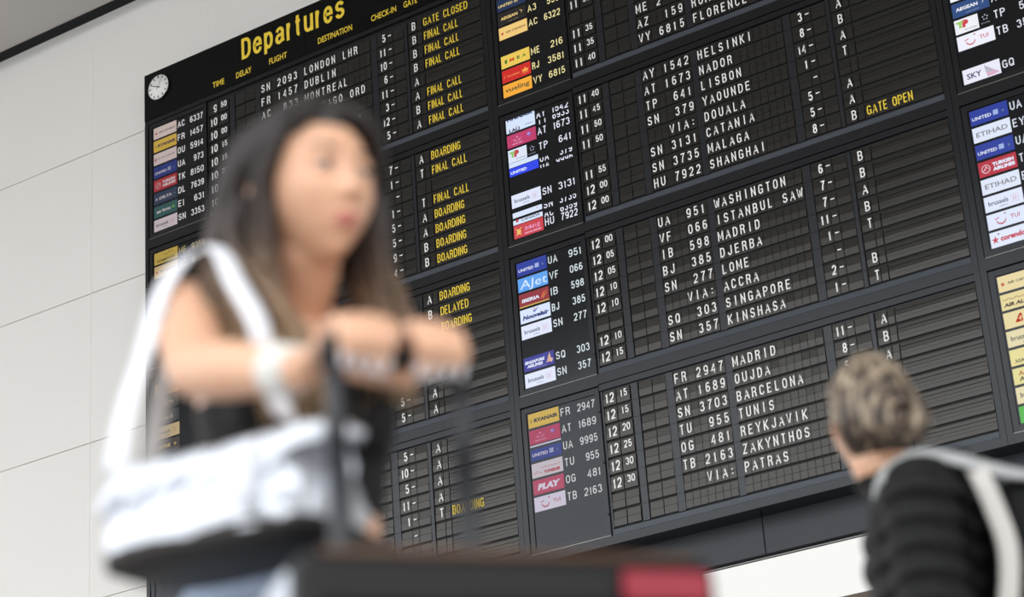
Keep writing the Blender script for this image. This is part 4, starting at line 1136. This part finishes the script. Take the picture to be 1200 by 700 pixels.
    for i in range(150):                                  # her right side, tucked behind the ear, falling to the front of the shoulder
        u = rr.random(); v = rr.random()
        lock([(.050 - .10*u, -.012, .112 - .02*u), (.030 - .10*u, -.054, .088), (-.020 - .05*u, -.080, .030), (-.045 - .03*u, -.084, -.035), (-.042 - .03*u, -.082 - .02*v, -.100), (-.015 - .05*u + .05*v, -.078 - .035*v, -.165), (.030 + .03*v, -.066 - .035*v, -.225 - .03*u), (.060 + .02*v, -.060 - .02*v, -.28 - .07*v*u)], .0068, .0022)
    for i in range(110):                                  # her left side, beside the cheek
        u = rr.random(); v = rr.random()
        lock([(.060 - .10*u, .010, .108 - .01*u), (.055 - .08*u, .052, .082), (.030 - .07*u, .084, .028), (.022 - .06*u, .090, -.035), (.015 - .05*u, .088 + .02*v, -.105), (.030 - .04*u, .090 + .02*v, -.165), (.045 - .03*u, .085 + .02*v, -.215), (.050, .080, -.245 - .04*v)], .0068, .0022)
    for i in range(34):                                  # swept off the parting, framing the face
        u = rr.random(); v = rr.random()
        lock([(.052 - .03*u, -.006, .112), (.073 - .03*u, -.034, .088), (.050 - .03*u, -.070, .058 + .01*v), (.012 - .03*u, -.084, .026), (-.030 - .02*u, -.086, -.010), (-.040 - .02*u, -.084, -.06), (-.03, -.080, -.12)], .0052, .002, .005)
        lock([(.052 - .03*u, .004, .112), (.078 - .03*u, .036, .086), (.066 - .03*u, .066, .050 + .01*v), (.046 - .02*u, .080, .010), (.032 - .02*u, .084, -.04), (.026, .086, -.10), (.030, .088, -.16), (.040, .086, -.21 - .03*v)], .0052, .002, .005)
    for i in range(60):                                  # in front of her right ear, down to the chest
        u = rr.random(); v = rr.random()
        lock([(.050 - .03*u, -.008, .112), (.066 - .03*u, -.040, .088), (.044 - .02*u, -.073, .050), (.028 - .02*u, -.083 - .004*v, .004), (.016 - .022*u, -.082 - .004*v, -.045), (.012 - .02*u, -.076 - .01*v, -.095), (.016 - .02*u + .02*v, -.074 - .02*v, -.155), (.035 + .02*v, -.068 - .03*v, -.215), (.060 + .02*v, -.062 - .02*v, -.26 - .06*v*u)], .0056, .002, .006)
    for i in range(120):                                  # the back
        u = rr.uniform(-1, 1); v = rr.random()
        lock([(-.03, .02*u, .118), (-.085, .05*u, .080), (-.116, .072*u, .010), (-.118, .080*u, -.070), (-.114 - .01*v, .085*u, -.140), (-.118, .085*u, -.19), (-.125, .085*u, -.235 - .03*v)], .0075, .0025)
    hb.build('hair', root)
    return root, SR + B0, T, B0, Fd

def silver_bag(S_R):
    # sports bag, hung from the right shoulder
    root = empty('duffel_bag', (7.525, -7.912, 0.972))
    tag(root, 'shiny silver duffel bag hanging from the shoulder of the long-haired woman', 'bag')
    root.rotation_euler = (0, math.radians(2.5), 0)
    sil = mat('crinkled silver foil cloth', (218, 222, 230), 0.32, metal=0.7, spec=0.7, bump=0.9, bscale=26)
    dark = mat('dark bag base', (34, 30, 28), 0.6)
    hx, hy, h = .168, .085, .110
    def form(u, v):
        return u, v
    mb = MB(); vs = []; fs = []; U, Vn = 64, 26
    for i in range(Vn+1):
        z = h * i/Vn; t = i/Vn
        k_ = 1.0 - .9*max(0, t-.30)**2.0; kx = 1.0 - .34*max(0, t-.45)**1.5
        for k in range(U):
            a = 2*math.pi*k/U; cs, sn = math.cos(a), math.sin(a); q = .42
            x = math.copysign(abs(cs)**q, cs)*hx*kx; y = math.copysign(abs(sn)**q, sn)*hy*k_
            w_ = .0045*math.sin(x*70 + t*9)*math.sin(t*math.pi) + .004*math.sin(y*90 + t*14 + x*30)*math.sin(t*math.pi) + .006*math.sin(t*17 + x*18)*math.sin(t*math.pi)*(1 if abs(x) < .15 else .3)
            vs.append(Vector((x*(1 + w_*3), y + math.copysign(w_, sn), z + .006*math.sin(x*24)*t)))
    for i in range(Vn):
        for k in range(U):
            k2 = (k+1) % U; fs.append((i*U+k, i*U+k2, (i+1)*U+k2, (i+1)*U+k))
    top = len(vs); 
    fs.append(tuple(Vn*U + k for k in range(U)))
    mb.add(vs, fs, sil, True); mb.build('shell', root)
    bs = MB(); loft(bs, [((0, 0, -.012), (hx*.94, 0, 0), (0, hy*.92, 0), .40), ((0, 0, -.008), (hx*1.0, 0, 0), (0, hy*.99, 0), .42), ((0, 0, .010), (hx*1.015, 0, 0), (0, hy*1.02, 0), .42), ((0, 0, .014), (hx*1.005, 0, 0), (0, hy*1.005, 0), .42)], dark, 64)
    tag(bs.build('base', root), 'dark base panel')
    zp = MB(); zp.tube([(x/20*.13, 0, h + .001 + .003*math.sin(x*.4)) for x in range(-20, 21)], .0045, mat('grey zip', (130, 132, 136), 0.4, metal=.4), 8); zp.build('zip', root)
    # bunched flap folds on the upper edge
    rr = random.Random(8)
    for i in range(7):
        f_ = MB(); x0 = -.15 + .045*i + rr.uniform(-.01, .01); P = spline([(x0, -hy*.92, h*.55), (x0 + .03, -hy*.80, h*.88 + rr.uniform(0, .008)), (x0 + .07, -hy*.4, h + .008), (x0 + .09, 0.0, h + .004)], 5)
        f_.tube(P, [(.008 + .010*math.sin(math.pi*k/(len(P)-1)), .010) for k in range(len(P))], sil, 10); f_.build('fold', root)
    # end tabs, rings, side stripe
    for s in (-1, 1):
        t_ = MB(); t_.tube([(s*hx*.98, 0, h*.35), (s*hx*1.03, 0, h*.7), (s*hx*.94, 0, h*1.08)], [(.022, .004)]*3, sil, 10); t_.build('end_tab', root)
        r_ = MB(); r_.tube([(s*hx*.93 + .012*math.cos(a), .012*math.sin(a)*0, h*1.12 + .014*math.sin(a)) for a in [2*math.pi*i/14 for i in range(15)]], .0025, mat('nickel ring', (180, 182, 186), 0.25, metal=1), 6); r_.build('ring', root)
    wb = MB(); wb.tube([(hx*.64, -hy*1.03, .012), (hx*.64, -hy*1.07, h*.4), (hx*.62, -hy*.93, h*.8), (hx*.60, -hy*.4, h*1.02)], [(.003, .019)]*4, mat('white webbing', (236, 238, 244), 0.55), 10); wb.build('webbing_band', root)
    B0 = Vector(root.location)
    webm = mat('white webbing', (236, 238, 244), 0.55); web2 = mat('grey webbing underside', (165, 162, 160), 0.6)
    c = Vector(S_R) - B0
    out = lambda p: (p - (c - Vector((0.02, -0.03, .05))))
    W = lambda x, y, z: Vector((x, y, z)) - B0
    strap('shoulder_strap', [W(7.375, -7.975, 1.095), W(7.350, -7.930, 1.20), W(7.320, -7.870, 1.30), W(7.296, -7.818, 1.40), W(7.300, -7.782, 1.462), W(7.340, -7.765, 1.485), W(7.388, -7.788, 1.452), W(7.440, -7.822, 1.39), W(7.486, -7.826, 1.315), W(7.50, -7.818, 1.235), W(7.545, -7.83, 1.16), W(7.640, -7.905, 1.08)], .031, .0022, webm, root, nrm=out)
    strap('carry_strap', [W(7.385, -7.925, 1.09), W(7.352, -7.868, 1.23), W(7.342, -7.832, 1.33), W(7.325, -7.835, 1.37)], .030, .002, web2, root, nrm=out)
    return root

def suitcase():
    A = Vector((7.7878, -8.1149, .8853)); e = Vector((.6099, .7925, 0)); k = Vector((-.7925, .6099, 0)); up = Vector((0, 0, 1))
    Wd, D, H = .5076, .27, .80
    c = A + e*Wd/2 + k*D/2; z0 = A.z - H
    root = empty('suitcase', (c.x, c.y, 0)); tag(root, 'large black suitcase with a red name tag, held by its tall handle', 'suitcase')
    root.rotation_euler = (0, 0, math.atan2(e.y, e.x))
    m = mat('black ribbed polycarbonate', (12, 12, 13), 0.42, spec=.3, noise=.2, scale=8)
    # local: x along the width, y depth (away), z up
    sh = MB(); sh.box((-Wd/2, -D/2, z0), (Wd/2, D/2, A.z), m)
    me = sh.mesh('shell'); bevel(me, .028, 5); me.polygons.foreach_set('use_smooth', [True]*len(me.polygons)); link('shell', me, root)
    for i in range(9):
        r_ = MB(); zz = A.z - .06 - .082*i; r_.tube([(-Wd/2 + .03, -D/2 - .001, zz), (Wd/2 - .03, -D/2 - .001, zz)], .006, m, 8); r_.build('rib', root)
    side = mat('brushed aluminium corner', (200, 206, 216), 0.38, metal=.5)
    for s in (-1, 1):
        g_ = MB(); g_.box((s*Wd/2 - (.006 if s > 0 else .006), -D/2 + .035, z0 + .03), (s*Wd/2 + .006, D/2 - .12, A.z - .018), side)
        me = g_.mesh('side_guard'); bevel(me, .010, 3); me.polygons.foreach_set('use_smooth', [True]*len(me.polygons)); tag(link('side_guard', me, root), 'pale metallic side guard')
    pp = MB(); pz = A.z - .010
    pp.tube([(-Wd/2 + .03, -D/2 + .006, pz + .006), (Wd/2 - .03, -D/2 + .006, pz + .006)], .006, mat('brown leather piping', (92, 66, 48), .5), 8); tag(pp.build('piping', root), 'brown leather piping')
    tg = MB(); tg.box((Wd/2 - .125, -D/2 - .012, A.z - .060), (Wd/2 - .018, -D/2 - .002, A.z - .022), mat('crimson name tag', (152, 14, 42), .4))
    me = tg.mesh('name_tag'); bevel(me, .004, 2); tag(link('name_tag', me, root), 'crimson red name tag')
    hd = MB(); hd.tube(spline([(-.02, 0, A.z - .003), (-.0, 0, A.z + .022), (.12, 0, A.z + .022), (.14, 0, A.z - .003)], 6), [(.009, .014)]*19, m, 10); hd.build('carry_handle', root)
    # telescopic handle
    Ri = Matrix.Rotation(-root.rotation_euler.z, 4, 'Z'); loc = lambda p: Ri @ (p - Vector((c.x, c.y, 0)))
    b = (BAR_R - BAR_L).normalized()
    pm = mat('black anodised tube', (30, 33, 40), 0.4, metal=.0, spec=.6); gm = mat('black rubber grip', (12, 12, 13), 0.6)
    for q, rr_ in ((BAR_L + b*.014, .0150), (BAR_R - b*.012, .0125)):
        p = MB(); p.tube([loc(Vector((q.x, q.y, A.z - .06))), loc(Vector((q.x, q.y, 1.02)))], rr_, pm, 16); p.build('handle_pole', root)
        p = MB(); p.tube([loc(Vector((q.x, q.y, 1.015))), loc(Vector((q.x, q.y, 1.155)))], rr_*.82, pm, 16); p.build('inner_pole', root)
        p = MB(); ball(p, loc(Vector((q.x, q.y, 1.160))), rr_*1.35, gm, (1, 1, 1.25), 16); p.build('handle_corner', root)
    p = MB(); p.tube([loc(BAR_L + b*.008 - up*.0), loc(BAR_R - b*.006)], .0135, gm, 16); p.build('grip_bar', root)
    for sx in (-1, 1):
        for sy in (-1, 1):
            w_ = MB(); x, y = sx*(Wd/2 - .05), sy*(D/2 - .05)
            w_.tube([(x - .011, y, .028), (x + .011, y, .028)], .028, gm, 20); w_.box((x - .016, y - .012, .03), (x + .016, y + .012, z0 + .004), m); w_.build('wheel', root)
    return root

def watcher():
    root = empty('person', (7.76, -6.18, 0.0))
    tag(root, 'blond woman with hair in a bun, in a black puffer jacket, seen from behind', 'person')
    B0 = Vector(root.location); W = lambda x, y, z: Vector((x, y, z)) - B0
    Fd = Vector((-.975, -.22, 0)).normalized(); Lf = Vector((-Fd.y, Fd.x, 0)); up = Vector((0, 0, 1))
    N = W(7.757, -6.186, 1.385); m = M_skin; mb = MB()
    def T(f, l, z): return Vector((N.x, N.y, 0)) + Fd*f + Lf*l + up*z
    loft(mb, [(T(-.01, 0, .78), Lf*.10, Fd*.08, 1), (T(-.015, 0, .84), Lf*.170, Fd*.11, .95), (T(-.02, 0, .91), Lf*.180, Fd*.12, .95), (T(-.01, 0, .98), Lf*.160, Fd*.108, 1), (T(0, 0, 1.05), Lf*.138, Fd*.095, 1),
              (T(.0, 0, 1.15), Lf*.145, Fd*.105, 1), (T(.0, 0, 1.25), Lf*.155, Fd*.115, 1), (T(-.005, 0, 1.32), Lf*.165, Fd*.105, .95), (T(-.01, 0, 1.365), Lf*.150, Fd*.085, .95), (T(-.01, 0, 1.40), Lf*.09, Fd*.06, 1), (T(0, 0, 1.43), Lf*.05, Fd*.045, 1)], m)
    hc = W(7.672, -6.208, 1.543)
    hf = Vector((-.68, .73, 0))
    limb(mb, [T(0, 0, 1.375), hc - up*.088 + hf*.0 + Vector((.0, .0, 0))], [.058, .052], m, 20)
    M4 = Matrix.Translation(hc) @ Matrix.Rotation(math.atan2(hf.y, hf.x), 4, 'Z') @ Matrix.Rotation(math.radians(-16), 4, 'Y')
    head(mb, M4, m)
    arms = []
    for s in (-1, 1):
        Sh = T(-.01, s*.150, 1.33); E_ = T(-.015, s*.195, 1.06); Wr = T(.06, s*.205, .83)
        limb(mb, [T(0, s*.08, 1.375), Sh], [.045, .055], m, 18); limb(mb, [Sh, E_], [.052, .042], m, 18); limb(mb, [E_, Wr], [.042, .027], m, 18)
        relaxed_hand(mb, Wr, (Fd*.1 - up), -Lf*s*1.0, Fd, m); arms.append((Sh, E_, Wr))
    for s in (-1, 1):
        H = T(-.01, s*.09, .86); K = T(.02, s*.10, .48); A = T(-.01, s*.10, .085)
        limb(mb, [H, H.lerp(K, .4), K, K.lerp(A, .35), A], [.095, .085, .058, .057, .037], m, 20)
        limb(mb, [A - Fd*.045 - up*.045, A - up*.03 + Fd*.03, A + Fd*.13 - up*.055], [.034, .036, .028], m, 12)
    body = fuse(mb, 0.0052, 3); Mi = M4.inverted()
    def lips(p):
        q = Mi @ p; return q.x > .055 and ((abs(q.y)/.024)**2 + ((q.z + .0645)/.0125)**2) < 1
    paint(body, [], M_skin); link('body', body, root)
    face_parts(root, M4, (80, 100, 120), (120, 95, 70))
    puff = mat('black quilted nylon', (7, 8, 10), 0.6, spec=.3, bump=.25, bscale=90)
    def jack(p):
        if p.z < .80 or p.z > 1.425: return False
        if p.z > 1.38 and (p - Vector((N.x, N.y, p.z))).length < .052: return False
        return not any(seg_dist(p, w_, w_ - up*.2) < .055 and p.z < w_.z + .0 for _, _, w_ in arms)
    def po(p):
        r_ = abs(math.sin((p.z + .012*math.sin(p.x*9 + p.y*7)) * math.pi / .052)) ** .55
        return .012 + .016*r_ * (1 if p.z < 1.37 else max(.2, (1.425 - p.z)/.055))
    garment('puffer_jacket', body, jack, po, puff, root, .006)
    col = MB(); rg = []
    for z_, a_ in ((1.355, .078), (1.37, .084), (1.39, .082), (1.415, .078), (1.430, .074), (1.436, .067), (1.42, .060)):
        rg.append((T(-.012 - (z_ - 1.36)*.15, 0, z_), Lf*a_, Fd*(a_*.92) - up*.014*min(1, (z_ - 1.35)/.05), 1))
    loft(col, rg, puff, 36); 
    co = col.build('collar', root)
    tr_ = mat('dark trousers', (38, 40, 46), .8, bump=.2, bscale=200)
    garment('trousers', body, lambda p: .11 < p.z < .90 and all(seg_dist(p, w_, w_ - up*.2) > .05 for _, _, w_ in arms), lambda p: .009, tr_, root)
    for s in (-1, 1):
        A = T(-.01, s*.10, .085); sh = MB(); rings = []; a_ = A - Fd*.08 - up*.05
        for t, hw, hh in ((0, .018, .03), (.06, .034, .045), (.25, .038, .055), (.5, .040, .045), (.75, .046, .034), (.93, .040, .026), (1.0, .018, .014)):
            rings.append((a_ + Fd*.27*t + up*(hh - .022), Lf*hw, up*hh, .8))
        loft(sh, rings, mat('black boot leather', (24, 23, 22), .4), 24); sh.build('shoe', root)
    # hair drawn back into a bun
    hm = hair_mat('ash blond hair with dark roots', [(0.0, (44, 34, 29)), (0.30, (70, 56, 46)), (0.48, (130, 113, 94)), (0.78, (196, 180, 156)), (1.0, (206, 192, 170))], 1.25, 2.05, 2.2)
    hb = MB(); vs = []; fs = []; U, Vn = 72, 44
    for i in range(Vn+1):
        th = math.pi*.78*i/Vn
        for k in range(U):
            a = 2*math.pi*k/U; dx, dy, dz = math.sin(th)*math.cos(a), math.sin(th)*math.sin(a), math.cos(th)
            p = head_point(dx, dy, dz); q = p.normalized()
            hl = (p.z < .074 - .9*max(0, abs(p.y) - .03) and p.x > .014) or (p.x > -.026 and p.z < .026 and abs(p.y) > .04) or (p.z < -.075)
            # combed strands run from the brow back to the knot
            off = .011 + .0020*math.sin(math.atan2(p.y, p.z + .02)*34) if not hl else -.012
            vs.append(M4 @ (p + q*off))
    for i in range(Vn):
        for k in range(U):
            k2 = (k+1) % U; fs.append((i*U+k, (i+1)*U+k, (i+1)*U+k2, i*U+k2))
    hb.add(vs, fs, hm, True)
    rr = random.Random(5); bc = Vector((-.128, .0, -.004))
    for i in range(42):                                  # strands combed from the hairline to the knot
        a = math.pi*(-.12 + 1.24*i/41); y0, z0_ = math.cos(a)*.080, math.sin(a)*.100
        x0 = .050 if z0_ > .05 else (-.02 if z0_ > .0 else -.055)
        def on(x, y, z):
            v = Vector((x/.1, y/.0745, z/.113)).normalized(); p = head_point(*v); return p + p.normalized()*.013
        P = [on(x0, y0, z0_), on(x0*.4 - .03, y0*1.05, z0_*1.0), on(-.075, y0*.75, z0_*.68), on(-.100, y0*.42, z0_*.38), bc + Vector((.03, y0*.25, z0_*.22))]
        hb.tube([M4 @ p for p in spline(P, 4)], [(.0085, .0045)]*17, hm, 7)
    hair = hb.build('hair', root)
    bn = MB(); ball(bn, M4 @ bc, .047, hm, (1, 1, 1), 20)
    for i in range(15):
        tilt = rr.uniform(-.5, .5); rad = rr.uniform(.024, .055); dpt = rr.uniform(-.018, .020); ph = rr.uniform(0, 6.3); P = []
        for j in range(15):
            t = ph + 5.2*j/14; y = rad*math.cos(t); z = rad*math.sin(t)*.95
            P.append(M4 @ (bc + Vector((-math.sqrt(max(0, .062**2 - rad**2))*.75 + dpt*.3 + tilt*y*.3 + .004*math.sin(3*t), y, z))))
        bn.tube(P, [(.0095 + .003*math.sin(math.pi*j/14), .0070) for j in range(15)], hm, 8)
    bn.build('bun', root)
    # bag straps over the jacket
    return root, body, B0, T, N, Fd, Lf

def back_strap(o_w):
    root_p, body, B0, T, N, Fd, Lf = o_w
    root = empty('backpack', tuple(Vector((7.86, -6.12, 1.0)))); tag(root, 'black backpack of the woman with the bun, with pale grey and off-white straps', 'backpack')
    R0 = Vector(root.location)
    up = Vector((0, 0, 1))
    grey = mat('pale grey webbing', (176, 178, 178), .6, bump=.2, bscale=300); cream = mat('off white webbing', (206, 202, 196), .6, bump=.2, bscale=300)
    ctr = lambda p: Vector((p.x + R0.x, p.y + R0.y, 0)) - (Vector((N.x, N.y, 0)) + B0)
    J = lambda f, l, z: T(f, l, z) + B0 - R0
    nr = lambda p: Vector((ctr(p).x, ctr(p).y, 0)) + up*(.10 + max(0, (p.z + R0.z) - 1.28)*3.0)
    from mathutils.bvhtree import BVHTree
    jk = [o for o in root_p.children if o.name.startswith('puffer_jacket')][0].data
    off = Vector(root_p.location)
    tree = BVHTree.FromPolygons([v.co + off for v in jk.vertices], [tuple(p.vertices) for p in jk.polygons])
    def lay(pts, k):
        out = []
        for p in pts:
            q, nn, _, _ = tree.find_nearest(Vector(p)); out.append(q + nn*k - R0)
        return out
    m = mat('black backpack canvas', (11, 12, 14), .7, spec=.3, bump=.4, bscale=220)
    cb = J(-.215, 0, 0); bp = MB(); rg = []
    for z_, k_ in ((.965, .80), (.985, .95), (1.05, 1.0), (1.20, 1.0), (1.30, .98), (1.335, .90), (1.350, .70)):
        rg.append((Vector((cb.x, cb.y, z_ - R0.z)), Lf*.150*k_, Fd*.112*k_, .55))
    loft(bp, rg, m, 44); bp.build('sack', root)
    pk = MB(); cp = J(-.345, 0, 0); rg = []
    for z_, k_ in ((1.00, .85), (1.01, 1.0), (1.15, 1.0), (1.17, .85)): rg.append((Vector((cp.x, cp.y, z_ - R0.z)), Lf*.115*k_, Fd*.040*k_, .5))
    loft(pk, rg, m, 36); pk.build('front_pocket', root)
    pts = [Vector(p) - R0 for p in [(7.716, -6.322, 1.325), (7.722, -6.330, 1.352), (7.734, -6.338, 1.378), (7.759, -6.332, 1.402), (7.801, -6.325, 1.414), (7.859, -6.314, 1.396), (7.915, -6.306, 1.368), (7.977, -6.285, 1.342), (8.04, -6.235, 1.338), (8.06, -6.18, 1.335)]]
    strap('grey_strap', pts, .034, .004, grey, root, nrm=lambda p: -Vector((Fd.x, Fd.y, 0))*.0 + Lf*.75 + up*.8)
    pts = [Vector(p) - R0 for p in [(7.880, -6.24, 1.375), (7.897, -6.295, 1.374), (7.916, -6.322, 1.341), (7.932, -6.322, 1.281), (7.944, -6.320, 1.205), (7.932, -6.322, 1.122), (7.905, -6.330, 1.036), (7.88, -6.325, .98)]]
    strap('cream_strap', pts, .036, .004, cream, root, nrm=lambda p: Lf)
    return root

who = traveller()
silver_bag(who[1])
suitcase()
ow = watcher()
back_strap(ow)
